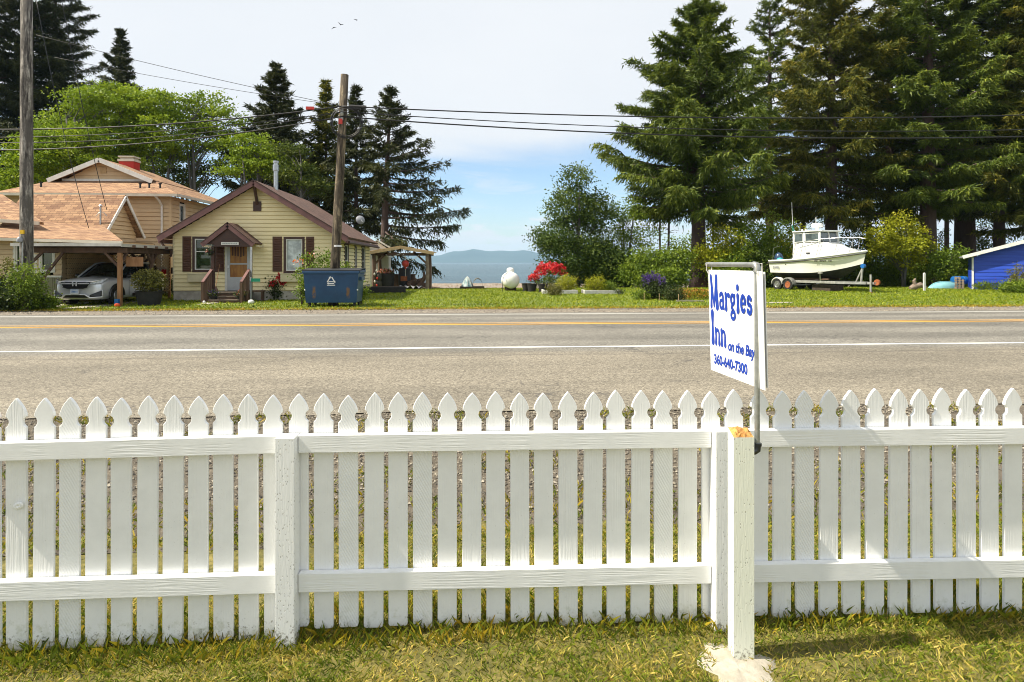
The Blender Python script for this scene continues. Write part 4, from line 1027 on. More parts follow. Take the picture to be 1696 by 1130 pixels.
roof = MB(); n = 60; rows=[]
for j, y in enumerate((-.45, CDp+.35)):
    rows.append([(CW-.35+(0.62-CW)*i/n + .0, y, ct+.145-.0*i + .012*math.cos(i*math.pi)+ (.05 if False else 0) - .10*(i/n-.45)**2*2) for i in range(n+1)])
up = rows; dn = [[(x,y,z-.006) for x,y,z in r] for r in rows]
roof.grid(up).grid(dn); roof.build('roof', 'metal_roof', cp)
MB().box(CW-.38,.30,-.475,-.452,ct+.05,ct+.16).build('fascia', 'metal_roof', cp)
MB().box(.272,.297,-.45,CDp+.35,ct+.03,ct+.15).build('fascia', 'metal_roof', cp)
for (a, b) in (((0,.0,ct-.75),(-.55,0,ct-.16)),((CW,0,ct-.6),(CW+.45,0,ct-.16)),((0,2.4,ct-.6),(0,2.0,ct-.16)),((0,2.4,ct-.6),(0,2.85,ct-.16)),((0,CDp,ct-.6),(0,CDp-.5,ct-.16)),((0,.05,ct-.6),(0,.5,ct-.16)),
               ((CW+.05,.06,.55),(CW+1.15,.06,ct-.17)),((CW,2.5,ct-.65),(CW,2.0,ct-.16)),((CW,2.5,ct-.65),(CW,3.05,ct-.16)),((CW*.5,CDp,ct-.6),(CW*.5+.5,CDp,ct-.16)),((CW*.5,CDp,ct-.6),(CW*.5-.5,CDp,ct-.16))):
    MB().beam(a, b, .085, .085).build('brace', 'timber_dark', cp)
# lattice screens
def lattice(parent, org, du, width, z0, z1, mat='lattice_wood', st=.135):
    mb = MB(); du = Vector(du); org = Vector(org); h = z1-z0; nrm = Vector((-du.y, du.x, 0))
    for sgn in (1, -1):
        k = -h if sgn > 0 else 0
        while k < (width if sgn > 0 else width+h):
            a = (k, 0) ; b = (k+h, h) if sgn > 0 else (k-h, h)
            pts = []
            x0, y0 = a; x1, y1 = b
            t0, t1 = 0., 1.
            dx = x1-x0
            for lo, hi in ((0, width),):
                ta, tb = (lo-x0)/dx, (hi-x0)/dx; ta, tb = min(ta,tb), max(ta,tb); t0, t1 = max(t0,ta), min(t1,tb)
            if t1-t0 > .05:
                p = org+du*(x0+dx*t0)+Vector((0,0,z0+h*t0))+nrm*(.006*sgn); q = org+du*(x0+dx*t1)+Vector((0,0,z0+h*t1))+nrm*(.006*sgn)
                mb.beam(p, q, .008, .045, up=nrm.cross((q-p).normalized()))
            k += st
    o = mb.build('lattice', mat, parent); o['kind'] = 'stuff'; return o
lattice(cp, (CW+.28, 1.75, 0), (0,1,0), CDp-1.8, .25, ct-.2)
lattice(cp, (CW, CDp, 0), (1,0,0), -CW*.86, .35, ct-.22)
for k in range(5): MB().box(CW+.25+k*.62-.05,CW+.25+k*.62+.05,CDp+.03,CDp+.10,0,ct-.2).build('screen_post', 'timber_warm', cp)
o = MB().box(-.07,.07,-.19,-.075,0,.28).build('plastic_jug', 'barrel_blue'); o.location=(CR-.02,CF-.03,0); tag(o,'small blue plastic jug at the foot of the carport post','jug')
o = MB().lathe([(.02,0),(.085,.015),(.10,.06),(.09,.11),(.05,.13)],12).build('orange_float', 'orange_plastic', smooth=True); o.location=(CR+.06,CF-.30,0); tag(o,'small orange float on the grass by the carport post','float')
o = MB().box(-.01,.62,-.02,.02,1.5,1.86).build('orange_cloth', 'timber_warm', cp, loc=(.05,.35,0)); o.name='hanging_cloth'
# hanging wall tools/box near cottage corner
o = thing('utility_box', 'small brown utility box on the cottage side post', 'box', (CR+.05, CBk-.35, 1.15)); MB().box(-.25,.12,-.1,.1,0,.28).build('case','timber_dark',o); MB().box(-.25,.12,-.115,-.102,.02,.26).build('lid','brown_trim',o)

# ------------------------------------------------------------------ car
car = thing('parked_car', 'silver grey compact SUV parked nose out under the carport', 'car', (-14.66, CF-.05, 0.0), R(-4))
# body: stations along y (0 = nose), cross section ring from sill to centre line
def section(y, hw, zb, zs, zt, crown):
    # half ring: bottom centre -> outer -> top centre
    return [(0,y,zb),(hw*.80,y,zb),(hw*.95,y,zb+.06),(hw,y,zb+.22),(hw*1.0,y,zs-.18),(hw*.985,y,zs-.04),(hw*.93,y,zs),(hw*.80,y,zs+(zt-zs)*.55),(hw*.45,y,zt),(0,y,zt+crown)]
ST = [(0.02,.62,.34,.80,.88,.0),(.06,.80,.27,.86,.96,.01),(.22,.89,.23,.93,1.03,.015),(.55,.92,.22,.97,1.07,.02),(1.0,.925,.22,.99,1.10,.02),(1.35,.93,.22,.98,1.10,.02),(2.0,.93,.22,1.0,1.08,.0),(3.0,.93,.22,1.02,1.1,.0),(3.8,.925,.22,1.05,1.12,.0),(4.35,.90,.25,1.08,1.14,.0),(4.55,.82,.32,1.05,1.10,0),(4.60,.62,.40,.98,1.04,0)]
rows = []
for s in ST:
    h = section(*s); rows.append([(-x,y,z) for x,y,z in h[::-1]] + h[1:])
mb = MB().grid(rows); n = len(rows[0]); mb.f.append(tuple(range(n))); mb.f.append(tuple((len(rows)-1)*n+i for i in range(n)))
body = mb.build('body', 'car_silver', car, smooth='all'); md = body.modifiers.new('sub','SUBSURF'); md.levels = md.render_levels = 1
# cabin
CT = [(1.25,.80,1.07,.78,1.08),(2.05,.84,1.06,.62,1.60),(2.6,.85,1.07,.635,1.665),(3.5,.85,1.08,.63,1.655),(4.15,.82,1.10,.60,1.58),(4.50,.76,1.12,.62,1.14)]
rows = []
for y,w0,z0,w1,z1 in CT:
    m = [(0,y,z1+.012),(w1*.7,y,z1+.004),(w1*.95,y,z1-.03),(w1+(w0-w1)*.15,y,z1-(z1-z0)*.16),(w0,y,z0)]
    rows.append([(-x,y_,z) for x,y_,z in m[::-1]] + m[1:])
MB().grid(rows).build('cabin', 'car_glass', car, smooth='all')
rows = [[(x,y,z+.012) for x,y,z in r[2:7]] for r in rows[1:5]]
MB().grid(rows).build('roof', 'car_silver', car, smooth='all')
for s in (-1,1):
    MB().tube([(s*.79,1.22,1.07),(s*.70,1.65,1.36),(s*.63,2.05,1.60),(s*.645,2.6,1.645),(s*.64,3.5,1.635),(s*.61,4.15,1.555)],.035,8).build('pillar', 'car_silver', car, smooth=True)
    MB().beam((s*.79,2.6,1.08),(s*.66,2.55,1.60),.03,.07).beam((s*.81,3.45,1.08),(s*.66,3.40,1.60),.03,.08).build('pillar', 'car_black', car)
    mr = MB().ball((s*1.02,1.55,1.12),(.11,.07,.085),10,8).beam((s*.85,1.58,1.06),(s*.98,1.56,1.08),.05,.04).build('mirror', 'car_black', car, smooth=True)
    # door seams and handle, arch and sill cladding
    MB().box(s*.935-.004,s*.935+.004,1.95,3.9,.30,.42).build('sill_cladding', 'car_black', car)
    dh = MB().box(s*.945-.012,s*.945+.012,2.35,2.55,.87,.905).box(s*.945-.012,s*.945+.012,3.25,3.45,.88,.915).build('door_handle', 'chrome', car)
    sm = MB().box(s*.934-.003,s*.934+.003,2.62,2.635,.35,1.0).box(s*.934-.003,s*.934+.003,1.72,1.735,.35,.98).build('door_seam', 'car_black', car)
    for yy in (.95, 3.62):
        wh = MB().lathe([(.20,-.11),(.335,-.11),(.355,-.07),(.355,.07),(.335,.11),(.20,.11)],26,(0,0,0),'X').build('wheel', 'black_rubber', car, smooth=True, loc=(s*.84,yy,.355))
        MB().lathe([(.002,.135),(.05,.130),(.08,.118),(.20,.122),(.225,.135),(.235,.11)],20,(0,0,0),'X').build('rim', 'rim', wh, smooth=True, rot=(0,0,0 if s>0 else math.pi))
        ar = MB(); pts=[(s*.938,yy+.44*math.cos(a),.36+.44*math.sin(a)) for a in [math.pi*i/12 for i in range(13)]]
        ar.tube(pts,.045,6).build('arch_cladding','car_black',car,smooth=True)
        MB().lathe([(.0,-.02),(.40,-.02),(.40,.02),(0,.02)],20,(s*.915,yy,.37),'X').build('wheel_well','car_black',car)
    # headlight
    MB().add([(s*.40,-.035,.835),(s*.62,.00,.85),(s*.84,.12,.90),(s*.93,.36,.955),(s*.935,.38,.90),(s*.87,.13,.80),(s*.64,-.01,.755),(s*.42,-.045,.775),
              ], [(0,1,2,3,4,5,6,7)]).build('headlight', 'headlight', car, loc=(0,-.01,.08))
    MB().tube([(s*.40,-.05,.845),(s*.62,-.012,.86),(s*.84,.11,.91),(s*.935,.36,.965)],.012,6).build('light_trim','chrome',car,smooth=True,loc=(0,-.01,.08))
    MB().add([(s*.50,-.03,.34),(s*.80,.05,.34),(s*.88,.12,.40),(s*.885,.12,.60),(s*.80,.04,.56),(s*.52,-.035,.44)],[(0,1,2,3,4,5)]).build('fog_recess','car_black',car)
    MB().tube([(s*.90,.12,.62),(s*.895,.11,.36),(s*.55,-.05,.33),(s*.36,-.075,.45),(0,-.09,.46)],.022,8).build('bumper_trim','car_silver',car,smooth=True)
    MB().box(s*.80-.10,s*.80+.10,4.48,4.56,.95,1.35).build('tail_light','tail_light',car,bevel=.02)
gr = MB().add([(-.56,-.035,.845),(.56,-.035,.845),(.44,-.065,.64),(.30,-.07,.59),(-.30,-.07,.59),(-.44,-.065,.64)],[(0,1,2,3,4,5)]).build('grille','car_black',car,loc=(0,-.01,.08))
gs = MB()
for k in range(4): gs.box(-.46+k*.02,.46-k*.02,-.085,-.06,.63+k*.045,.645+k*.045)
o = gs.build('slat','car_black',gr)
MB().box(-.52,-.11,-.092,-.06,.765,.80).box(.11,.52,-.092,-.06,.765,.80).build('chrome_bar','chrome',gr)
em = MB().beam((-.075,-.098,.86),(-.060,-.098,.69),.014,.040,up=(1,0,0)).beam((.075,-.098,.86),(.060,-.098,.69),.014,.040,up=(1,0,0)).box(-.06,.06,-.105,-.091,.76,.795).build('emblem','chrome',gr)
MB().add([(-.48,-.055,.33),(.48,-.055,.33),(.34,-.08,.44),(-.34,-.08,.44)],[(0,1,2,3)]).build('lower_intake','car_black',car)
pt = MB().box(-.155,.155,-.115,-.10,.44,.60).build('number_plate','plate_white',car,loc=(0,-.01,.05))
pn = MB()
for k in range(6): pn.box(-.13+k*.045,-.13+k*.045+.03,-.1165,-.1155,.48,.54)
pn.build('plate_number','plate_blue',pt)
MB().box(-.15,.15,-.1165,-.1155,.565,.59).build('plate_band','plate_blue',pt)
# ------------------------------------------------------------------ utility poles and cables
p = ground(44, 22.4); up1 = thing('utility_pole', 'tall grey weathered utility pole rising from the bushes beside the carport', 'utility pole', p)
def pole(root, pts, rad, mat): return MB().tube(pts, rad, 20).build('pole', mat, root, smooth='all')
pole(up1, [(0,0,-.2),(.0,0,3),(.0,0,8),(.0,0,12.5)], [.205,.20,.185,.165], 'weathered_pole')
MB().box(-.06,.06,-.25,-.19,1.55+1.1,1.68+1.1).build('tag_plate','yellow_plastic',up1)
lamp = MB().lathe([(.03,0),(.09,.03),(.10,.10),(.07,.16),(.03,.2)],12,(-.05,-.27,2.35)).build('meter_cap','dish_grey',up1,smooth=True)
MB().tube([(.0,-.2,2.35),(.0,-.215,.2)],.02,6).build('ground_wire','galvanised',up1)
p2b = ground(552, 24.3); top2 = at_t(571, 124, 24.3) - p2b
up2 = thing('utility_pole', 'brown leaning utility pole behind the blue dumpster, carrying the cables', 'utility pole', p2b)
pole(up2, [(-.02,0,-.2),top2*.35,top2*.7,top2], [.185,.175,.16,.145], 'brown_pole')
k = top2*.305; MB().lathe([(.182,-.035),(.184,-.035),(.184,.035),(.182,.035)],20,(k.x,k.y,k.z-.4)).build('band','white_plastic',up2)
def on2(py, dx=0, dy=0):
    q = at_t(552+(571-552)*(498-py)/(498-124), py, 24.3) - p2b; return Vector((q.x+dx, q.y+dy, q.z))
MB().box(-.07,.07,-.02,.02,-.10,.10).build('red_tag','red_plastic',up2,loc=on2(203,-.03,-.19))
c = on2(205, .20, -.22); lp = MB()
for kk, rr in enumerate((.56,.60,.52)):
    lp.tube([(c.x+rr*math.cos(a)*1.0,c.y-.02*kk,c.z+.0+rr*math.sin(a)) for a in [2*math.pi*i/28 for i in range(29)]],.016,6,False)
lp.build('cable_coil','cable',up2,smooth=True)
sl = MB().tube([on2(178,.25,-.2),on2(179,.9,-.2)],.06,8).tube([on2(181,.2,-.2),on2(182,.7,-.2)],.05,8).build('splice_box','black_rubber',up2,smooth=True)
MB().box(-.15,.15,-.05,.05,-.06,.05).build('red_tag','red_plastic',up2,loc=on2(182,-1.18,-.18))
ins = on2(190,0,-.17); MB().lathe([(.03,-.1),(.07,-.05),(.07,.03),(.03,.06)],10,tuple(ins)).box(ins.x-.05,ins.x+.05,ins.y,ins.y+.1,ins.z-.25,ins.z+.2).build('bracket','galvanised',up2,smooth=True)
def cable(label, pts, r, grp='overhead cables along the road', mat='cable', sag=None):
    # pts: two ends (Vectors); sag in metres at mid
    a, b = pts; P = []
    for i in range(25):
        q = i/24; v = a.lerp(b, q); v.z -= 4*(sag or 0)*q*(1-q); P.append(v)
    return tag(MB().tube(P, r, 6).build('overhead_cable', mat, smooth='all'), label, 'cable', grp)
def W2(px, py): return at_t(px, py, 24.1)
def YR(px, py): return at_Y(px, py, 24.6)
m = lambda py: on2(py,0,-.18) + p2b
cable('topmost overhead cable running right from the leaning pole', (m(178), YR(1860,185)), .024, sag=.35)
cable('thin middle overhead cable running right from the leaning pole', (m(187), YR(1860,210)), .018, sag=.42)
cable('lowest thick overhead cable running right from the leaning pole', (m(195), YR(1860,221)), .026, sag=.46)
cable('topmost pale twisted cable running left from the leaning pole past the grey pole', (m(178), YR(-160,212)), .024, sag=.35, mat='cable')
cable('thin grey cable second from the top between the two poles', (m(187), YR(-160,226)), .014, sag=.35)
cable('thin dark cable third from the top between the two poles', (m(188), YR(-160,231)), .013, sag=.50)
cable('lowest black cable between the two poles', (m(195), YR(-160,247)), .022, sag=.45)
cable('thin service cable dropping from the top left to the roof mast', (at_t(95,-40,26), at_t(177,348,28.9)), .013, sag=.5)
cable('thin service cable dropping across the tan roof to its eave', (at_t(60,0,27), at_t(147,378,27.5)), .012, sag=.55)
cable('high distant wire above the alders, upper of two', (at_t(60,58,40), at_t(640,190,40)), .016, sag=.2)
cable('high distant wire above the alders, lower of two', (at_t(90,95,40), at_t(640,185,40)), .014, sag=.2)

# ------------------------------------------------------------------ dumpster
pd = ground(548.5, 23.6); dm = thing('dumpster', 'blue metal dumpster with recycling emblem and rust patches at the roadside', 'dumpster', (pd.x, pd.y+.62, 0.0), 0)
DW, DT, DB, DD = .98, .98, .92, .62
mb = MB()
prof = [(-.62,1.26),(-.62,.16),(.62,.16),(.62,1.30)]
for x in (0,):
    V = [(-.92,-.60,.17),(.92,-.60,.17),(.92,.60,.17),(-.92,.60,.17),(-1.0,-.66,1.32),(1.0,-.66,1.32),(1.0,.66,1.38),(-1.0,.66,1.38)]
    mb.add(V,[(0,3,2,1),(0,1,5,4),(1,2,6,5),(2,3,7,6),(3,0,4,7)])
bodyd = mb.build('body','dumpster_blue',dm)
MB().box(-1.04,1.04,-.71,-.655,1.24,1.34).box(-1.04,1.04,.655,.71,1.28,1.40).box(-1.06,-1.0,-.655,.655,1.27,1.35).box(1.0,1.06,-.655,.655,1.27,1.35).build('top_rim','dumpster_blue',dm,bevel=.01)
for s in (-1,1):
    MB().add([(s*.005,-.70,1.345),(s*1.05,-.70,1.345),(s*1.05,0,1.40),(s*1.05,.70,1.41),(s*.005,.70,1.41),(s*.005,0,1.40),(s*.005,-.70,1.375),(s*1.05,-.70,1.375),(s*1.05,0,1.43),(s*1.05,.70,1.44),(s*.005,.70,1.44),(s*.005,0,1.43)],
             [(0,1,2,5),(5,2,3,4),(6,11,8,7),(11,10,9,8),(0,6,7,1),(1,7,8,2),(2,8,9,3),(3,9,10,4),(4,10,11,5),(5,11,6,0)]).build('lid','black_rubber',dm)
    MB().box(s*1.02-.05,s*1.02+.05,-.35,.35,.98,1.10).build('lift_pocket','dumpster_blue',dm,bevel=.01)
    MB().ball((s*.955,-.615,.64),(.03,.03,.03),8,6).build('white_cap','white_plastic',dm,smooth=True)
    MB().beam((s*1.06,-.6,1.25),(s*1.22,-.6,1.26),.03,.03).build('hinge_bar','dumpster_blue',dm)
    for yy in (-.45,.45):
        wl = MB().lathe([(.02,-.03),(.085,-.03),(.09,-.015),(.09,.015),(.085,.03),(.02,.03)],14,(0,0,0),'X').build('castor','black_rubber',dm,smooth=True,loc=(s*.82,yy,.09))
        MB().box(-.05,.05,-.05,.05,.08,.10).box(-.045,-.035,-.03,.03,-.02,.09).box(.035,.045,-.03,.03,-.02,.09).build('castor_fork','black_rubber',wl)
# recycling emblem: three bent bars with arrow heads and a caption bar
em = MB(); s3 = .17
yF = lambda z: -.60 - .06*(z-.17)/1.15 - .006
tri = [Vector((0,1.16)), Vector((.165,.88)), Vector((-.165,.88))]
for i in range(3):
    a, b = tri[i], tri[(i+1)%3]; d = (b-a).normalized(); p0 = a+d*.05; p1 = b-d*.09
    em.beam((p0.x,yF(p0.y)-.002*i,p0.y),(p1.x,yF(p1.y)-.002*i,p1.y),.004,.040,up=(-d.y,0,d.x))
    nn = Vector((-d.y,d.x)); h0 = p1+nn*.045; h1 = p1-nn*.045; h2 = p1+d*.075
    em.quad((h0.x,yF(h0.y)-.004-.001*i,h0.y),(h1.x,yF(h1.y)-.004-.001*i,h1.y),(h2.x,yF(h2.y)-.004-.001*i,h2.y))
em.box(-.09,.09,yF(.95)-.003,yF(.95)-.001,.935,.965); em.box(-.15,.15,yF(.83)-.003,yF(.83)-.001,.80,.83)
em.build('recycling_emblem','white_plastic',bodyd)

# ------------------------------------------------------------------ boat on trailer
st_ = at_t(1294, 0, 40.0); bow = at_t(1431, 0, 35.0); stern = st_.lerp(bow, .55/5.75)
bd = Vector((bow.x-stern.x, bow.y-stern.y, 0)).normalized(); ang = math.atan2(bd.y, bd.x)
bc = Vector((stern.x, stern.y, 0))
tr = thing('boat_trailer', 'galvanised tandem axle boat trailer with rusty wheel standing on the lawn', 'trailer', (bc.x, bc.y, 0), ang)
bt = thing('cabin_boat', 'white cabin cruiser with outboard motor sitting on the trailer', 'boat', (bc.x, bc.y, .62), ang)
LB = 5.75; BB = 1.10
def hull(x):   # station x from -0.55 (stern) to LB-0.55: returns half breadth at gunwale, chine, sheer z, chine z, keel z
    q = (x+.55)/LB
    b = BB*(1 - max(0,(q-.45)/.55)**2.3*.97); c = BB*.86*(1 - max(0,(q-.35)/.65)**1.8*.985)
    sh = 1.02 + .10*q + .38*q**2.2; cz = .38 + .50*max(0,(q-.4)/.6)**2; kz = .05 + .95*max(0,(q-.55)/.45)**2.6
    return b, c, sh, cz, kz
rowsT = []; rowsB = []; NS = 22
for i in range(NS+1):
    x = -.55 + LB*i/NS; b, c, sh, cz, kz = hull(x); q = i/NS
    fl = .35*q
    top = []
    for j in range(6):
        u = j/5; yy = c+(b-c)*(u**(1+fl*2)); top.append((x+.18*q*q*u, yy, cz+(sh-cz)*u))
    rowsT.append(top); rowsB.append([(x,0,kz),(x+.0,c*.5,kz+(cz-kz)*.42),(x,c,cz)])
mb = MB(); mir = lambda rows: [[(x,-y,z) for x,y,z in r] for r in rows]
hullo = mb.grid(rowsT).grid(mir(rowsT)).quad(*([p for p in rowsT[0]] + [(x,-y,z) for x,y,z in rowsT[0][::-1]])).build('hull','gelcoat',bt,smooth='all')
MB().grid(rowsB).grid(mir(rowsB)).quad(*([p for p in rowsB[0]] + [(x,-y,z) for x,y,z in rowsB[0][::-1]][:-1])).build('bottom','bottom_paint',bt,smooth='all')
wl = []
for r, r2 in zip(rowsB, rowsT): wl.append([(r[2][0],r[2][1]+.012,r[2][2]-.02),(r2[1][0],r2[1][1]+.010,r[2][2]+.05)])
# deck
MB().grid([[(r[-1][0],r[-1][1]-.02,r[-1][2]-.03),(r[-1][0],0,r[-1][2]+.02),(r[-1][0],-r[-1][1]+.02,r[-1][2]-.03)] for r in rowsT[8:]]).build('deck','cabin_white',bt,smooth='all')
for s in (-1,1):
    MB().tube([(r[-1][0],s*(r[-1][1]+.01),r[-1][2]-.10) for r in rowsT],.028,6).build('rub_rail','rub_rail',bt,smooth=True)
    MB().tube([(r[-1][0],s*(r[-1][1]-.005),r[-1][2]+.01) for r in rowsT],.045,8).build('gunwale','cabin_white',bt,smooth=True)
MB().box(-.54,1.0,-.95,.95,.55,.62).build('cockpit_floor','cabin_white',bt)
# cabin: lofted house with trunk cabin forward
def cabrow(x, w0, z0, w1, z1): return [(x,-w0,z0),(x,-w1,z1),(x,-w1*.5,z1+.03),(x,0,z1+.04),(x,w1*.5,z1+.03),(x,w1,z1),(x,w0,z0)]
cab = [cabrow(1.10,.90,.90,.80,1.95),cabrow(1.12,.90,.90,.80,1.96),cabrow(2.85,.88,1.0,.80,1.98),cabrow(3.10,.86,1.02,.78,1.98),cabrow(3.75,.74,1.15,.60,1.72),cabrow(4.6,.42,1.32,.34,1.58)]
mb = MB().grid(cab); mb.f.append(tuple(range(7))); mb.f.append(tuple(len(cab)*7-7+i for i in range(7)))
mb.build('cabin','cabin_white',bt,smooth=True)
# wheelhouse posts and windows
WH = [(1.12,.80,1.50,.74,2.10),(3.05,.78,1.55,.70,2.12)]; UP = .46
for s in (-1,1):
    for x0, x1 in ((1.16,1.78),(1.98,2.92)):
        a = lambda x,z: (x + (.0 if z<1.8 else -.06*(x-1.1)/2), s*(.80-(z-1.5)*.10), z+UP)
        wn_ = MB().quad(a(x0,1.56),a(x1,1.58),a(x1-.03,2.02),a(x0+.02,2.02)).build('side_window','boat_glass',bt)
        MB().tube([a(x0,1.56),a(x1,1.58),a(x1-.03,2.02),a(x0+.02,2.02),a(x0,1.56)],.022,5).build('frame','cabin_white',wn_,smooth=True)
    for x in (1.12,1.88,2.98):
        MB().beam((x,s*.795,1.48+UP),(x-.04,s*.74,2.12+UP),.12 if x>1.5 else .08,.05,up=(0,s,0)).build('cabin_post','cabin_white',bt)
for y0,y1 in ((-.66,-.06),(.06,.66)):
    w_ = MB().quad((3.02,y0,1.58+UP),(3.02,y1,1.58+UP),(2.92,y1*.95,2.05+UP),(2.92,y0*.95,2.05+UP)).build('windscreen','boat_glass',bt)
MB().beam((3.03,0,1.55+UP),(2.90,0,2.1+UP),.05,.08).build('cabin_post','cabin_white',bt)
MB().box(1.0,3.15,-.84,.84,2.09+UP,2.17+UP).build('hard_top','cabin_white',bt,bevel=.03,segs=2)
MB().quad((1.14,-.7,.62),(1.14,.7,.62),(1.12,.7,2.05+UP),(1.12,-.7,2.05+UP)).build('aft_bulkhead','boat_glass',bt)
rad = MB().lathe([(.10,2.17),(.10,2.34),(.30,2.36),(.33,2.42),(.33,2.50),(.28,2.56),(.05,2.58)],20,(2.15,0,UP)).build('radar','cabin_white',bt,smooth=True)
MB().tube([(1.98,.1,2.17+UP),(1.98,.1,2.85+UP)],.02,6).ball((1.98,.1,2.86+UP),.035,8,6).build('mast_light','cabin_white',bt,smooth=True)
MB().tube([(1.06,-.75,2.1+UP),(1.03,-.78,2.5+UP)],.03,6).build('antenna_base','street_green',bt,smooth=True)
MB().tube([(1.03,-.78,2.5+UP),(1.0,-.82,3.75+UP)],.014,5).build('antenna','cabin_white',bt,smooth=True)
for x in (1.5,1.75,2.6): MB().lathe([(.03,2.17),(.05,2.20),(.05,2.25),(.02,2.28)],8,(x,-.5,UP)).build('deck_light','cabin_white',bt,smooth=True)
for s in (-1,1):
    rp = [(x, s*(hull(x)[0]-.10), hull(x)[2]+hgt) for x, hgt in ((1.2,.05),(1.45,.82),(2.2,.92),(3.2,.92),(4.2,.84),(5.0,.72))] + [(5.28,s*.10,2.12)]
    rl = MB().tube(rp,.016,6).build('hand_rail','steel',bt,smooth=True)
    for x in (2.0,3.1,4.1,4.8): MB().tube([(x-.22,s*(hull(x-.22)[0]-.06),hull(x-.22)[2]),(x,s*(hull(x)[0]-.10),hull(x)[2]+.86)],.016,6).build('stanchion','steel',rl,smooth=True)
MB().tube([(5.28,-.10,2.12),(5.33,0,2.12),(5.28,.10,2.12)],.016,6).build('bow_rail','steel',bt,smooth=True)
MB().box(2.1,2.35,-.90,-.80,1.40,1.47).build('side_vent','black_rubber',bt)
eng = MB().ball((-.75,0,1.18),(.30,.26,.34),14,10).build('outboard_motor','engine_blue',bt,smooth=True)
MB().box(-.92,-.62,-.08,.08,-.12,.95).box(-1.0,-.5,-.12,.12,.0,.04).build('leg','engine_blue',eng)
MB().tube([(-.45,-.85,1.05),(-.40,-.85,1.75),(.1,-.86,1.85)],.014,6).build('rod_rail','steel',bt,smooth=True)
MB().ball((-.1,-.6,1.10),(.22,.18,.12),10,6).build('cockpit_tarp','tarp_teal',bt,smooth=True)
hy = lambda x, z: -(hull(x)[1]+(hull(x)[0]-hull(x)[1])*max(0,min(1,(z-hull(x)[3])/(hull(x)[2]-hull(x)[3])))**1.3) - .03
def hulltext(groups, h, wd, x, z, m='rub_rail', seed=1):
    a0 = hy(x-.3,z); a1 = hy(x+.3,z); return marks('lettering', groups, h, wd, m, hullo, (x, hy(x,z)-.012, z), (R(88),0,math.atan2(a1-a0,.6)), seed)
hulltext([2,4,2], .10, .10, 3.30, 1.02)
hulltext([6], .17, .085, -.02, .66, 'dish_grey', 5)
MB().ball((.75,hy(.75,.84)+.02,.84),.035,8,6).build('vent_fitting','black_rubber',hullo,smooth=True)
bt.scale = (.96, 1.0, 1.10)
# trailer
for s in (-1,1):
    MB().box(-.35,3.9,s*.78-.04,s*.78+.04,.46,.60).build('frame_rail','trailer_metal',tr,bevel=.008)
    MB().beam((3.86,s*.78,.53),(5.2,s*.06,.53),.08,.14).build('frame_rail','trailer_metal',tr)
    MB().beam((-.2,s*.45,.66),(3.2,s*.45,.70),.09,.07).build('bunk','timber_dark',tr)
    for xi, (x, rm) in enumerate(((.12,'rim'),(.90,'rusty_rim'))):
        wl = MB().lathe([(.17,-.10),(.31,-.10),(.33,-.06),(.33,.06),(.31,.10),(.17,.10)],24,(0,0,0),'Y').build('wheel','black_rubber',tr,smooth=True,loc=(x,s*1.0,.33))
        MB().lathe([(.002,.095),(.05,.118),(.07,.106),(.17,.110),(.185,.122),(.20,.10)],18,(0,0,0),'Y').build('rim',rm,wl,smooth=True,rot=(0,0,0 if s>0 else math.pi))
        fn = MB(); r1=.40
        arcp = [(x+r1*math.cos(a),.36+r1*math.sin(a)) for a in [math.pi*i/14 for i in range(15)]]
        fn.grid([[(a,s*.86,b) for a,b in arcp],[(a,s*1.15,b) for a,b in arcp],[(a+.0,s*1.15,b-.06) for a,b in arcp]]).build('fender','trailer_metal' if xi else 'fascia_white',tr,smooth=True)
for x in (.12,.90): MB().box(x-.035,x+.035,-.95,.95,.28,.35).build('axle','trailer_metal',tr)
for x in (-.25,1.4,2.6): MB().box(x-.04,x+.04,-.74,.74,.465,.555).build('cross_member','trailer_metal',tr)
MB().box(4.9,5.75,-.05,.05,.47,.59).build('tongue','trailer_metal',tr)
MB().beam((4.85,0,.55),(4.95,0,1.55),.08,.08).beam((4.55,0,.58),(4.93,0,1.35),.06,.06).build('winch_post','trailer_metal',tr)
MB().lathe([(.09,-.08),(.12,-.08),(.12,.08),(.09,.08)],12,(4.98,0,1.45),'Y').build('winch','barrel_blue',tr,smooth=True)
MB().box(5.45,5.53,-.14,-.06,.05,1.0).build('jack','trailer_metal',tr)
MB().lathe([(.10,.0),(.10,.03),(.04,.06)],10,(5.49,-.10,0)).build('jack_foot','rusty_rim',tr)
MB().beam((2.9,-.78,.60),(3.0,-.95,1.05),.05,.05).box(2.92,3.16,-1.02,-.90,1.02,1.14).build('guide_roller','trailer_metal',tr)
MB().lathe([(.10,-.05),(.16,-.05),(.16,.05),(.10,.05)],14,(5.78,0,.58),'Y').build('coupler','rusty_rim',tr,smooth=True)
MB().box(2.2,3.4,-.6,.5,.0,.36).build('support_block','dark_earth',tr)

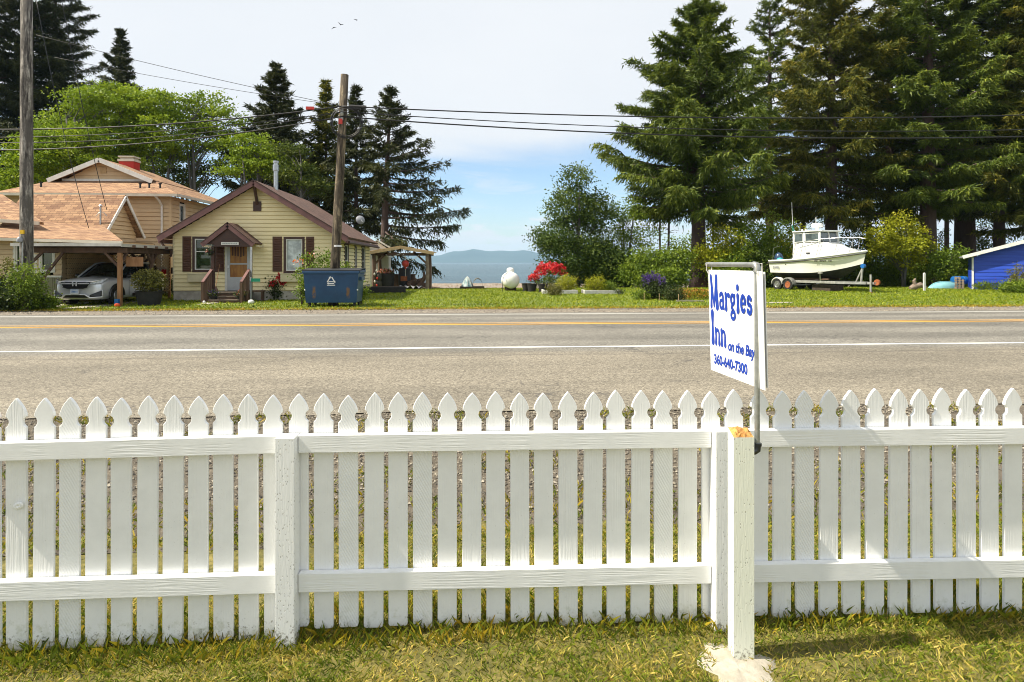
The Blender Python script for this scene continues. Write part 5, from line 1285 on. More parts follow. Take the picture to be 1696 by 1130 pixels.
# ------------------------------------------------------------------ blue shed
SY = 37.0; SX = at_Y(1611, 0, SY).x
sh = thing('blue_shed', 'bright blue board shed with white sloping roof edge', 'shed', (SX, SY, 0), R(-36))
rise = .31
for k in range(14):
    z0 = -.02+k*.215; z1 = z0+.222
    xl = max(0, (z0-2.0)/rise)
    if xl > 6.4: break
    MB().add([(xl,-.022,z0),(6.5,-.022,z0),(6.5,0,z1),(max(0,(z1-2.0)/rise),0,z1),(xl,.02,z0),(6.5,.02,z0),(6.5,.02,z1),(max(0,(z1-2.0)/rise),.02,z1)],[(0,1,2,3),(7,6,5,4),(0,4,5,1),(1,5,6,2),(2,6,7,3),(3,7,4,0)]).build('plank','shed_blue',sh)
for k in range(9):
    z0 = -.02+k*.215; MB().add([(-.022,.02,z0),(-.022,4,z0),(0,4,z0+.222),(0,.02,z0+.222),(.02,.02,z0),(.02,4,z0),(.02,4,z0+.222),(.02,.02,z0+.222)],[(0,1,2,3),(7,6,5,4),(0,4,5,1),(1,5,6,2),(2,6,7,3),(3,7,4,0)]).build('plank','shed_blue',sh)
MB().box(-.05,.05,-.055,.0,-.02,1.95).build('corner_board','fascia_white',sh)
MB().add([(-.5,-.42,1.93),(6.6,-.42,1.93+7.1*rise),(6.6,4.2,1.93+7.1*rise),(-.5,4.2,1.93),(-.5,-.42,2.02),(6.6,-.42,2.02+7.1*rise),(6.6,4.2,2.02+7.1*rise),(-.5,4.2,2.02)],[(0,3,2,1),(4,5,6,7),(0,1,5,4),(1,2,6,5),(2,3,7,6),(3,0,4,7)]).build('roof','dish_grey',sh)
MB().beam((-.52,-.45,1.97),(6.6,-.45,1.97+7.12*rise),.045,.20).build('fascia','fascia_white',sh)
# kayak, drum, log pile, stake, stump beside the shed
p = at_Y(1580,0,38.5); ky = thing('upturned_skiff','pale turquoise upturned skiff lying in the grass by the blue shed','boat',(p.x-.6,38.5,0),R(6))
rows=[]
for i in range(13):
    q=-1+i/6; wv=.42*(1-abs(q)**2.4)+.02; rows.append([(q*1.25,wv*math.cos(a),.02+.40*(1-abs(q)**3)*math.sin(a)) for a in [math.pi*j/8 for j in range(9)]])
MB().grid(rows).build('hull','kayak_blue',ky,smooth='all'); MB().tube([(q,0,.42*(1-abs(q/1.25)**3)+.02) for q in [-1.1+.2*i for i in range(12)]],.03,6).build('keel_strip','kayak_blue',ky,smooth=True)
p = at_Y(1589,0,39.3); o = MB().lathe([(.0,-.45),(.20,-.45),(.26,-.42),(.27,-.2),(.285,-.19),(.27,-.18),(.27,.18),(.285,.19),(.27,.2),(.26,.42),(.20,.45),(0,.45)],18,(0,0,.50),'X').build('plastic_drum','barrel_blue',smooth=True); o.location=(p.x,39.3,0); tag(o,'blue plastic drum behind the turquoise skiff','drum')
wp = thing('firewood_stack','small stack of split firewood against the blue shed','firewood',(SX-.45,SY+.5,0), R(-36))
rr = random.Random(9)
for i in range(14): 
    MB().tube([(-.18+.17*(i%3),-.35,.08+.155*(i//3)),(-.18+.17*(i%3)+rr.uniform(-.02,.02),.35,.08+.155*(i//3))],.078,7).build('split_log','log',wp)
p = ground(1531, 36.5); o = MB().box(-.05,.05,-.05,.05,-.05,1.02).prism([(-.05,1.02),(.05,1.02),(0,1.07)],-.05,.05).build('white_stake','fascia_white'); o.location=p; tag(o,'short white marker stake in the lawn by the driftwood','stake')
p = ground(1519, 38.5); df = thing('driftwood_stump','pale weathered driftwood stump lying on the lawn','driftwood',p)
MB().tube([(-.45,0,.10),(-.1,.05,.22),(.2,0,.30),(.5,-.1,.16)],[.10,.20,.17,.07],9).build('stump','log',df,smooth=True); MB().tube([(-.1,0,.25),(-.2,0,.55),(-.1,0,.68)],[.12,.09,.05],8).build('root','log',df,smooth=True)
# ------------------------------------------------------------------ garden shelter
p = ground(664, 39.0); shl = thing('garden_shelter', 'open driftwood garden shelter with pale low gable roof beside the beach', 'shelter', (p.x, p.y, 0))
for x in (-1.62, 1.60):
    for y in (0, 2.4):
        MB().tube([(x,y,-.1),(x+.02,y,1.2),(x-.01,y,2.15)],[.13,.12,.11],9).build('post','timber_dark' if x<0 else 'log',shl,smooth=True)
MB().box(1.70,1.84,-.05,.12,-.1,2.12).build('post','timber_dark',shl)
for s in (-1,1):
    MB().beam((0,-.30,2.56),(s*2.02,-.30,2.20),.05,.17).build('barge_board','timber_pale',shl)
    MB().add([(0,-.28,2.62),(s*2.02,-.28,2.26),(s*2.02,2.8,2.26),(0,2.8,2.62),(0,-.28,2.67),(s*2.02,-.28,2.31),(s*2.02,2.8,2.31),(0,2.8,2.67)],[(0,1,2,3),(7,6,5,4),(0,4,5,1),(1,5,6,2),(2,6,7,3),(3,7,4,0)]).build('roof','timber_pale',shl)
    MB().beam((s*1.6,0,1.55),(s*.75,0,2.32),.10,.12).build('brace','timber_dark',shl)
MB().beam((-1.8,0,2.16),(1.85,0,2.16),.10,.14).build('tie_beam','timber_dark',shl)
MB().beam((-1.8,2.4,2.16),(1.85,2.4,2.16),.10,.14).build('tie_beam','timber_dark',shl)
MB().tube([(-.9,-.05,2.15),(-.75,-.08,1.98),(-.5,-.06,2.02),(-.2,-.05,2.12),(.0,-.08,2.2)],.02,6).tube([(.15,-.06,2.15),(.3,-.08,1.9),(.55,-.08,1.78),(.85,-.06,1.86),(1.1,-.05,2.1)],.018,6).build('rope_garland','rope',shl,smooth=True)
fl = thing('hanging_float', 'round red fishing float hanging under the shelter roof', 'float', (p.x+.27, p.y+.05, 1.35))
MB().ball((0,0,.22),(.22,.22,.22),16,12).build('float','float_red',fl,smooth=True); MB().lathe([(.03,-.10),(.06,-.05),(.05,.02)],8).build('valve','float_red',fl,smooth=True); MB().tube([(0,0,.43),(0,0,.83)],.010,5).tube([(0,0,-.1),(.0,0,-.55)],.008,5).build('rope','rope',fl)
wb = thing('whisky_barrel_planter', 'dark half barrel planter crowded with small flowers under the shelter', 'planter', (p.x-.95, p.y+.5, 0))
MB().lathe([(.40,.0),(.46,.25),(.50,.5),(.50,.95),(.46,.98),(.44,.9)],18).build('tub','planter_black',wb,smooth=True)
rng = np.random.default_rng(31)
def puff(C, R3, n, seed, L, W, up=.3):
    rng = np.random.default_rng(seed); d = rng.normal(size=(n,3)); d /= np.linalg.norm(d,axis=1,keepdims=True); rr = rng.random((n,1))**.4
    P = np.array(C)+d*rr*np.array(R3); dd = d*.6+rng.normal(size=(n,3))*.6; dd[:,2]+=up
    return P, dd, L*(.6+.8*rng.random(n)), W*(.6+.8*rng.random(n))
def puffmesh(name, mat, parent, spec, seed):
    Cs, Ds, Ls, Ws = zip(*[puff(*s) for s in spec]); o = link(name, leaf_mesh(name, mat, np.concatenate(Cs), np.concatenate(Ds), np.concatenate(Ls), np.concatenate(Ws), seed), parent); o['kind'] = 'stuff'; return o
puffmesh('flowers','mixed_flower',wb,[((0,0,1.08),(.5,.45,.16),260,1,.09,.07)],2); puffmesh('foliage','dark_leaf',wb,[((0,0,1.0),(.5,.45,.2),300,2,.13,.06)],3)
br = thing('wood_stove', 'rusty black cast stove under the shelter', 'stove', (p.x+.1, p.y+1.2, 0)); MB().lathe([(.34,0),(.38,.3),(.38,1.25),(.34,1.3)],16).build('drum','bottom_paint',br,smooth=True); MB().box(-.2,.2,-.40,-.37,.5,.8).build('door','rusty_rim',br); MB().lathe([(.09,1.3),(.09,1.62)],10).build('collar','bottom_paint',br)
lg = thing('firepit_clutter', 'dark heap of logs and roots on the shelter floor', 'log heap', (p.x+.75, p.y+.5, 0))
rr = random.Random(4)
for i in range(9):
    a = rr.uniform(0,3.1); L_=rr.uniform(.35,.75); z=.12+.10*(i//2); x=rr.uniform(-.4,.4); y=rr.uniform(-.3,.3)
    MB().tube([(x-L_*math.cos(a),y-L_*math.sin(a)*.5,z),(x,y,z+.06),(x+L_*math.cos(a),y+L_*math.sin(a)*.5,z+rr.uniform(-.05,.25))],[.09,.12,.07],8).build('log','timber_dark',lg,smooth=True)
o = MB().grid([[(x/6-.5, y/4-.3+.02*math.sin(x*3), .10+.16*math.sin(x*1.3+y)**2+.05*math.cos(3*x)) for x in range(9)] for y in range(5)]).build('crumpled_sheet','dish_grey',smooth='all'); o.location=(p.x+.45,p.y-.15,0); tag(o,'crumpled grey plastic sheet at the shelter entrance','sheet')
trg = thing('planter_trough', 'long low black planting trough beside the cottage side wall', 'planter', at_t(636,0,34.5)*1.0, R(8)); trg.location.z = 0
MB().box(-1.15,1.15,-.3,.3,0,.34).build('trough','planter_black',trg,bevel=.02); MB().box(-1.1,1.1,-.26,.26,.341,.36).build('soil','dark_earth',trg)
bk = thing('coiled_net_pile', 'dark pile of fishing net and buoys against the left shelter post', 'net pile', (p.x-1.45, p.y+.15, 0))
MB().ball((0,0,.35),(.34,.30,.38),12,9).ball((.1,-.1,.75),(.22,.2,.3),10,8).build('net','lantern_dark',bk,smooth=True)
for i_,(x_,y_,z_,m_) in enumerate(((-.12,-.28,.95,'rope'),(.05,-.30,.7,'red_plastic'),(-.10,-.32,.5,'rope'),(.02,-.33,.28,'red_plastic'),(-.08,-.30,.12,'yellow_plastic'),(.0,-.28,1.15,'rope'))): MB().ball((x_,y_,z_),(.055,.05,.085),8,6).build('buoy',m_,bk,smooth=True)
fr = thing('shelter_dark_box', 'dark wooden box added to darken the inside of the shelter', 'chest', (p.x-.1, p.y+1.9, 0)); MB().box(-.8,.8,-.3,.3,0,.85).build('box','timber_dark',fr,bevel=.01); MB().box(-.84,.84,-.34,.34,.851,.91).build('lid','timber_dark',fr)  # dark filler added at the back to deepen the shelter's shade
tb = thing('added_dark_root', 'dark twisted root added to darken the shelter by its right post', 'driftwood', (p.x+1.25, p.y+.35, 0)); MB().tube([(-.35,0,.1),(-.05,.05,.35),(.15,0,.75),(.12,0,1.1)],[.12,.16,.12,.04],9).build('root','timber_dark',tb,smooth=True); MB().tube([(.0,0,.3),(.28,-.1,.2),(.42,-.1,.02)],[.12,.09,.05],8).build('root','timber_dark',tb,smooth=True)  # more dark clutter, added so the shelter looks darker inside
# white birdhouse box behind shelter
bhp = at_t(632,0,41.5); bhs = thing('beach_hut', 'small white hut with grey tin roof behind the shelter', 'hut', (bhp.x-.1, bhp.y, 0))
MB().box(-.9,.55,0,1.2,0,2.55).build('wall','fascia_white',bhs); 
for s in (-1,1): MB().add([(-.18,-.15,3.05),(-.18+s*.95,-.15,2.5),(-.18+s*.95,1.4,2.5),(-.18,1.4,3.05),(-.18,-.15,3.10),(-.18+s*.95,-.15,2.55),(-.18+s*.95,1.4,2.55),(-.18,1.4,3.10)],[(0,1,2,3),(7,6,5,4),(0,4,5,1),(1,5,6,2),(2,6,7,3),(3,7,4,0)]).build('roof','metal_roof',bhs)
MB().prism([(-.9,2.5),(.55,2.5),(-.18,3.0)],.0,.02).build('gable','fascia_white',bhs)
# ------------------------------------------------------------------ propane tank
p = ground(848, 36.6); tk = thing('propane_tank', 'white rounded propane tank with domed lid on the far lawn', 'tank', p, R(4))
prof=[]
for i in range(9):
    a = math.pi/2*i/8; prof.append((.475*math.sin(a), -.50-.30*math.cos(a)))
for i in range(9):
    a = math.pi/2*(1-i/8); prof.append((.475*math.sin(a), .50+.30*math.cos(a)))
prof[0]=(.002,prof[0][1]); prof[-1]=(.002,prof[-1][1])
MB().lathe(prof,28,(0,.75,.62),'Y').build('shell','tank_white',tk,smooth='all')
MB().lathe([(.215,1.04),(.215,1.22),(.20,1.29),(.15,1.335),(.07,1.35),(.002,1.352)],20,(-.02,.55,0)).build('dome_lid','tank_white',tk,smooth='all')
for y in (.35,1.15): MB().box(-.28,.28,y-.05,y+.05,-.03,.22).build('foot','dark_earth',tk)
MB().tube([(-.2,.35,1.05),(-.42,.1,.95),(-.52,-.02,.7),(-.55,-.05,.3),(-.56,-.05,0)],.018,6).build('gas_line','black_rubber',tk,smooth=True)
# ------------------------------------------------------------------ cold frame covered with netting
p = ground(782, 40.0); cf = thing('net_cloche', 'low planting tunnel half clear sheet and half dark netting near the beach', 'cloche', p)
MB().box(-.75,.75,-.4,.4,.02,.16).build('base','dark_earth',cf)
def hoop(x0,x1,mat,nm,h):
    rows=[[(.34+.32*math.cos(a),(x-.33)*1.3,.14+h*math.sin(a)*(1-.08*math.sin(i*2.1))) for a in [math.pi*j/12 for j in range(13)]] for i,x in enumerate([x0+(x1-x0)*k/5 for k in range(6)])]
    return MB().grid(rows).build(nm,mat,cf,smooth='all')
rows=[[( -.30+.38*math.cos(a)*k,.38*math.sin(a)*k,.15+.62*(1-k**1.6)) for a in [2*math.pi*j/8 for j in range(9)]] for k in (1,.85,.6,.3,.02)]
MB().grid(rows).build('clear_cover','sheet_teal',cf)
hoop(.05,.62,'net_green','net_cover',.52)
for a in range(8): MB().tube([(-.30+.385*math.cos(a*math.pi/4)*k,.385*math.sin(a*math.pi/4)*k,.155+.62*(1-k**1.6)) for k in (1,.85,.6,.3,.02)],.010,5).build('rib','fascia_white',cf)
# driftwood on beach
p = ground(712, 58); o = MB().tube([(-.9,0,.06),(-.2,.1,.14),(.9,.0,.08)],[.08,.12,.06],8).build('driftwood_log','log',smooth=True); o.location=p; tag(o,'dark driftwood log lying on the beach gravel','driftwood')
# ------------------------------------------------------------------ birds
for (x,y,t,a,lab) in ((552.5,46,60,-.5,'small dark gull gliding with wings drooped, lowest of three'),(564,41,62,.3,'small dark gull with wings raised in a shallow vee'),(590.5,33.3,66,0,'tiny dark gull seen edge on, highest of three')):
    q = at_t(x,y,t); g = thing('gull',lab,'bird',q,R(20)); g.rotation_euler=(0,a,R(20)); g['group']='gulls in the sky'
    MB().ball((0,0,0),(.045,.16,.04),8,6).build('body','bird_dark',g,smooth=True)
    for s in (-1,1):
        if 'edge' in lab and s>0: sp_=.14
        else: sp_=.30
        zz = .10 if 'vee' in lab else (-.06 if 'drooped' in lab else .0)
        MB().add([(0,.06,.01),(s*sp_*.5,.08,zz*.7+.03),(s*sp_,-.02,zz),(s*sp_*.5,-.05,zz*.7+.03),(0,-.06,.01),(0,.06,-.005),(s*sp_*.5,.08,zz*.7+.015),(s*sp_,-.02,zz-.006),(s*sp_*.5,-.05,zz*.7+.015),(0,-.06,-.005)],[(0,1,3,4),(1,2,3),(5,9,8,6),(6,8,7)]).build('wing','bird_dark',g)
# ------------------------------------------------------------------ conifers
def spruce(label, base, Ht, Lmax, cb, seed, mat, rtr=.35, nb=110, dens=1.0, lean=(0,0), shape=1.0, droop=.12, hang=.55, group='spruces', side=None, cut=None, thin=1.0):
    """Sitka spruce: trunk, drooping limbs with hanging sprays of needles."""
    rng = np.random.default_rng(seed); root = thing('spruce_tree', label, 'tree', base, 0, group)
    lx, ly = lean
    def axis(h): q = h/Ht; return np.array([lx*q*q, ly*q*q, h])
    tp = [axis(h) for h in np.linspace(-.3, Ht, 12)]
    tr = [max(.02, rtr*(1-max(0,h)/Ht)**.85*(1.25 if h < .4 else 1)) for h in np.linspace(-.3, Ht, 12)]
    MB().tube([Vector(p) for p in tp], tr, 12).build('trunk', 'spruce_bark', root, smooth='all')
    limb = MB(); C=[]; D=[]; Ls=[]; Ws=[]; Rn=[]
    ga = 2.39996; ncut = 0
    for i in range(nb):
        q = ((i+.5)/nb)**.92; h = cb + (Ht-cb)*q + rng.normal()*.12
        h = min(max(h, cb*.9), Ht-.15)
        f = (1-(h-cb)/(Ht-cb)); prof = (f**shape)*(.55+.45*min(1, (1-f)*5+.35))
        L = max(.25, Lmax*prof*rng.uniform(.55, 1.18)); a = i*ga + rng.normal()*.35
        if side is not None and f > .35:      # wind-flagged tree: longer on one side
            L *= 1 + .45*math.cos(a-side)
        if cut and h < cut[0] and math.cos(a-cut[1]) > .1: continue
        sl = (.45*(1-f) - droop*f*1.8) + rng.normal()*.13; cu = .22*f + .05
        n = max(4, int(L/.55)+2); S = np.linspace(0, 1, n); dirx, diry = math.cos(a), math.sin(a); b0 = axis(h)
        wig = rng.normal(size=n)*.07*L
        px = b0[0]+dirx*L*S - diry*wig*S; py = b0[1]+diry*L*S + dirx*wig*S; pz = b0[2] + L*(sl*S + cu*(S**2.2)*(1 if f < .8 else .6))
        P = np.stack([px,py,pz],1)
        limb.tube([Vector(p) for p in P], [max(.010,.032*L**.7*(1-.9*s)) for s in S], 5, False)
        # sprays
        m = int(L*30*dens*thin)+6
        s = rng.random(m)**.75*.92+.08
        k = np.clip((s*(n-1)).astype(int), 0, n-2); fr = s*(n-1)-k
        q0 = P[k]+(P[k+1]-P[k])*fr[:,None]
        sd = rng.choice([-1,1], m)[:,None]; tl = (.16+.30*L/Lmax*(1.1-s)*3.2*.5+.12*rng.random(m))[:,None]*min(1.6,.5+L*.25)
        lat = np.array([-diry, dirx, 0])*sd*(.35+.5*rng.random((m,1))) + np.array([dirx,diry,.0])*(.25+.5*rng.random((m,1)))
        lat[:,2] += -hang*f*rng.random(m) + .25*(1-f)
        for st in range(4):
            u = (st+.3)/4; base_ = q0 + lat*tl*u*1.6; base_[:,2] -= hang*.35*f*(u**1.5)*tl[:,0]
            jit = rng.normal(size=(m,3))*.06
            d2 = lat*.8 + rng.normal(size=(m,3))*.42; d2[:,2] -= hang*.65*f
            C.append(base_+jit); D.append(d2); Ls.append(rng.uniform(.24,.56,m)*(.75+.25*f)); Ws.append(rng.uniform(.055,.135,m))
            Rn.append(np.clip(.20*u+.55*s*rng.random(m)+.25*rng.random(m),0,1))  # tone rises towards limb tips: sunlit tips put into the needle colour
    # leader
    for t_ in range(50):
        h = Ht - .9*rng.random()**1.0; C.append(axis(h)[None]); a = rng.random()*6.28; D.append(np.array([[math.cos(a)*.7,math.sin(a)*.7,.6]])); Ls.append(np.array([.10+.25*(Ht-h)])); Ws.append(np.array([.05])); Rn.append(np.array([.5]))
    lo = limb.build('limbs', 'spruce_bark', root, smooth='all'); lo['kind'] = 'stuff'
    me = leaf_mesh('crown', mat, np.concatenate(C), np.concatenate(D), np.concatenate(Ls), np.concatenate(Ws), seed+1, .2, np.concatenate(Rn), tri=True)
    link('crown', me, root); return root
def hgt(py, t): return EYE + (HOR-py)/FPX*t
G = lambda px, t: ground(px, t)
# left group
spruce('huge dark spruce towering behind the grey utility pole', G(52,66), 38, 7.2, 5.0, 101, 'spruce_dark', .5, 190, 1.25, hang=.9, shape=.6)
spruce('dark spruce with a ragged right edge filling the top left corner behind the tan roofs', G(92,68), 39, 5.4, 6, 102, 'spruce_dark', .45, 180, 1.2, hang=.95, shape=.5)
spruce('tall broad dark spruce behind the far left tip of the houses', G(-15,64), 37, 7.0, 4.5, 103, 'spruce_dark', .45, 150, 1.1, hang=.8, shape=.6)
spruce('pyramid topped dark spruce rising above the bright alders', G(200,62), hgt(36,62), 5.8, 8, 104, 'spruce_dark', .4, 150, 1.2, hang=.7)
spruce('dark spruce with upswept limbs behind the cottage flue', G(457,52), hgt(96,52), 4.8, 5.5, 105, 'spruce_dark', .34, 135, 1.15, shape=.85, droop=-.05, hang=.7)
spruce('slender spruce left of the leaning utility pole', G(540,53), hgt(124,53), 3.3, 6, 106, 'spruce_rust', .28, 110, 1.05, hang=.7)
spruce('thin spruce with bare lower trunk right of the leaning utility pole', G(590,50), hgt(134,50), 3.4, 4.6, 107, 'spruce_dark', .26, 100, .95, hang=.6)
spruce('open droopy spruce leaning over the beach beside the cottage', G(636,45.5), hgt(138,45.5), 4.7, 2.6, 108, 'spruce_dark', .36, 100, .72, lean=(.55,0), side=0.0, droop=.20, hang=.8, shape=.8, cut=(6.2, math.pi))
# right group
spruce('large conical green spruce with a thick bare trunk behind the hanging sign', G(1157,46), hgt(2,46)+.2, 7.8, 5.7, 120, 'spruce_green', .60, 200, 1.25, hang=.75, shape=.72, droop=.10)
spruce('tall spruce with rusty tips coloured as if sunlit behind the boat', G(1377,49), 30, 6.6, 5.4, 121, 'spruce_rust', .50, 210, 1.2, hang=.7, shape=.7, droop=.12)
spruce('dense spruce behind the yellow maple', G(1474,55), 31, 5.8, 6.2, 122, 'spruce_rust', .45, 150, .85, hang=.7, shape=.7)
spruce('tall dark green spruce with a stout trunk between maple and shed', G(1537,47), 30, 6.2, 5.8, 123, 'spruce_green', .62, 200, 1.2, hang=.6, shape=.7)
spruce('dark spruce with a very thick trunk beside the blue shed roof', G(1598,52), 30, 6.0, 6.2, 124, 'spruce_dark', .85, 150, .85, hang=.6, shape=.7)
spruce('green spruce rising above the blue shed', G(1655,49), 29, 6.0, 6.0, 125, 'spruce_green', .45, 160, 1.0, hang=.6, shape=.7)
spruce('yellowish spruce at the far side of the blue shed', G(1735,46), 28, 6.4, 4.4, 126, 'spruce_rust', .45, 150, 1.0, hang=.6, shape=.7)
spruce('spruce filling the gap between the large green spruce and the boat', G(1275,58), hgt(-40,58), 5.4, 7.0, 127, 'spruce_green', .4, 120, .75, hang=.7, shape=.75)
spruce('dark spruce deep behind the blue shed', G(1705,58), 33, 6.2, 6.5, 128, 'spruce_green', .4, 130, .9, hang=.6, shape=.6)
for px, t, h, sd in ((1438,58,24,131),(1508,60,26,132),(1568,60,25,133),(1330,62,24,134)):
    spruce({131:'thin shaded spruce behind the boat radar',132:'thin shaded spruce between the maple and the stout trunk',133:'thin shaded spruce in the gap left of the blue shed',134:'thin shaded spruce behind the boat stern'}[sd], G(px,t), h, 3.4, 8.0, sd, 'spruce_dark', .24, 60, .55, hang=.6, shape=.75)
# bare dead stems
def snag(label, px, t, h, seed):
    r = thing('dead_tree', label, 'tree', G(px,t), 0, 'bare dead stems behind the shrubs'); rg = random.Random(seed)
    MB().tube([(0,0,-.2),(rg.uniform(-.1,.1),0,h*.5),(rg.uniform(-.2,.2),0,h)],[.11,.08,.02],7).build('trunk','twig_bark',r,smooth=True)
    mb = MB()
    for i in range(26):
        z=h*rg.uniform(.3,.98); a=rg.uniform(0,6.28); L=rg.uniform(.5,1.6)*(1.1-z/h); mb.tube([(0,0,z),(L*math.cos(a)*.6,L*math.sin(a)*.6,z+L*.15),(L*math.cos(a),L*math.sin(a),z+L*.05)],[.03,.018,.006],4,False)
    mb.build('branches','twig_bark',r)['kind'] = 'stuff'
snag('slim bare dead stem left of the thick spruce trunk', 1094, 52, 9.5, 1); snag('bare dead stem close to the thick spruce trunk', 1106, 50, 10.5, 2); snag('short bare dead stem right of the thick spruce trunk', 1182, 54, 9.0, 3)
# ------------------------------------------------------------------ broadleaf trees and shrubs
def broadleaf(label, name, cat, base, lobes, nclump, nleaf, lsz, mat, seed, trunk=None, bark='alder_bark', clump=.55, flat=.6, group=None, stems=1, hollow=.35, wide=.62):
    """lobes: (x,y,z, rx,ry,rz) crown volumes; leaves gather in clumps at branch ends."""
    rng = np.random.default_rng(seed); root = thing(name, label, cat, base, 0, group)
    vol = np.array([l[3]*l[4]*l[5] for l in lobes]); pick = rng.choice(len(lobes), nclump, p=vol/vol.sum())
    Lb = np.array(lobes)[pick]; d = rng.normal(size=(nclump,3)); d /= np.linalg.norm(d,axis=1,keepdims=True)
    rr = (hollow+(1-hollow)*rng.random((nclump,1))**.6)
    cc = Lb[:,:3] + d*rr*Lb[:,3:]*(.9+.25*rng.random((nclump,1)))
    sz = clump*(.5+.9*rng.random(nclump))
    k = np.repeat(np.arange(nclump), nleaf); n = len(k)
    off = rng.normal(size=(n,3))*np.array([1,1,flat])*.5*sz[k][:,None]
    P = cc[k]+off; D = off*.7/sz[k][:,None] + rng.normal(size=(n,3))*.5; D[:,2] -= .15
    # leaf tone is random, made lighter towards the top of every clump
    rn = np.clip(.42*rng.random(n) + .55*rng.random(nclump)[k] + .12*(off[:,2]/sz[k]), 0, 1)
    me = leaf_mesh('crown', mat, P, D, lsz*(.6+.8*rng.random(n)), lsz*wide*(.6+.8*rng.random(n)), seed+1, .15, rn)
    if trunk:
        h, r, spread = trunk; tm = MB(); lm = MB(); rg = random.Random(seed); heads = []
        for s in range(stems):
            a = rg.uniform(0,6.28); dx, dy = spread*math.cos(a), spread*math.sin(a)
            if stems == 1: dx = dy = spread*.2
            pts = [(dx*.15*(s>0),dy*.15*(s>0),-.2),(dx*.4,dy*.4,h*.45),(dx,dy,h)]
            tm.tube(pts,[r,r*.75,r*.35],8); heads.append((dx,dy,h))
        for i in range(0, nclump, max(1, nclump//45)):
            c = Vector(cc[i]); hd = min(heads, key=lambda q: (q[0]-c.x)**2+(q[1]-c.y)**2); z0 = min(h, max(h*.35, c.z-.9*abs(c.x-hd[0])-.3))
            q = z0/h; st = Vector((hd[0]*q,hd[1]*q,z0)); md = st.lerp(c,.5)+Vector((0,0,.15*(c-st).length))
            lm.tube([st,md,c],[r*.20,r*.11,.006],5,False)
        tm.build('trunk', bark, root, smooth='all'); lo = lm.build('branches', bark, root, smooth='all'); lo['kind'] = 'stuff'
    link('crown' if cat == 'tree' else 'foliage', me, root); return root
def lob(px, py, t, rx, ry, rz, b): 
    q = at_t(px, py, t) - b; return (q.x, q.y, q.z, rx, ry, rz)
# bright alders behind the houses
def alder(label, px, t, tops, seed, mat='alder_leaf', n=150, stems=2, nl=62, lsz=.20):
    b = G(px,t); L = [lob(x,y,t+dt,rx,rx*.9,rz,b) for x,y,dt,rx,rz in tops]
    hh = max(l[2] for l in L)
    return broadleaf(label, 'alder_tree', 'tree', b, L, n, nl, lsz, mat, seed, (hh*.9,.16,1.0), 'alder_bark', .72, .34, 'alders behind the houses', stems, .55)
alder('low bright green alder beside the grey utility pole', 20, 46, [(10,285,0,1.8,1.3),(75,255,0,2.0,1.5),(40,300,-.5,2,1.2)], 201, n=170)
alder('bright yellow green alder above the tan gable', 135, 48, [(110,215,0,2.2,1.5),(165,175,1,2.4,1.4),(140,245,-1,2.6,1.6),(85,240,-1,1.6,1.2)], 202, n=240)
alder('broad crowned yellow green alder left of the red chimney', 195, 50, [(195,165,0,2.2,1.2),(240,180,0,2.0,1.4),(185,230,-1,2.8,1.8),(235,235,0,1.8,1.4)], 203, n=240)
alder('alder standing behind the red chimney', 262, 49, [(265,175,0,1.9,1.2),(285,215,0,2.2,1.6),(250,255,0,1.8,1.0),(300,250,1,1.4,.9)], 204, 'alder_leaf', n=170)
alder('flat topped alder between chimney and cottage flue', 330, 50, [(345,175,0,1.6,.9),(370,205,0,1.8,1.2),(330,225,1,1.8,1.2),(375,250,0,1.5,1.0)], 205, 'alder_leaf', n=130, stems=3)
alder('slim darker alder whose stems show beside the cottage roof', 300, 52, [(310,280,0,1.5,1.2),(335,295,0,1.4,1.2),(375,285,0,1.3,1.0),(285,300,0,1.4,1)], 206, 'alder_dark', n=70, stems=5)
alder('alder crown just behind the cottage flue', 420, 47, [(415,240,0,1.5,.8),(440,270,0,1.7,1.0),(395,275,0,1.3,.8),(470,285,0,1.2,.8)], 207, 'alder_leaf', n=130, stems=3)
alder('small alder behind the cottage ridge', 500, 46, [(490,285,0,1.4,.7),(520,310,0,1.1,.6),(480,250,0,.8,.5)], 208, 'alder_dark', n=75)
alder('shaded alder behind the far left eave', 60, 58, [(30,330,0,3,2),(100,290,0,3,2),(170,285,0,3,2),(250,290,0,3,1.8)], 209, 'alder_dark', n=130, stems=5)
# right: willow by the shore
b = G(958, 44.5)
broadleaf('dark green broadleaf tree with airy twigs by the shore', 'shore_tree', 'tree', b, [lob(955,300,44.5,1.1,1.1,1.0,b),lob(945,345,44.5,1.7,1.6,1.3,b),lob(925,390,44,1.5,1.5,1.1,b),lob(985,355,45,1.4,1.4,1.5,b),lob(950,425,44,2.0,1.8,1.3,b),lob(990,430,44,1.8,1.6,1.4,b),lob(905,400,44.5,.9,1,.8,b)], 430, 62, .165, 'willow_leaf', 220, (6.8,.15,.5), 'alder_bark', .62, .7, stems=3)
b = G(1035, 46.5)
broadleaf('open crowned sapling cluster beside the shore tree', 'shore_tree', 'tree', b, [lob(1040,350,46.5,1.3,1.2,1.0,b),lob(1015,400,46,1.6,1.4,1.4,b),lob(1065,395,47,1.4,1.2,1.0,b),lob(1030,440,45.5,2.2,1.5,1.1,b)], 190, 55, .14, 'shrub_leaf', 221, (5.0,.09,.9), 'alder_bark', .6, .7, stems=5)
b = G(1497, 43.5)
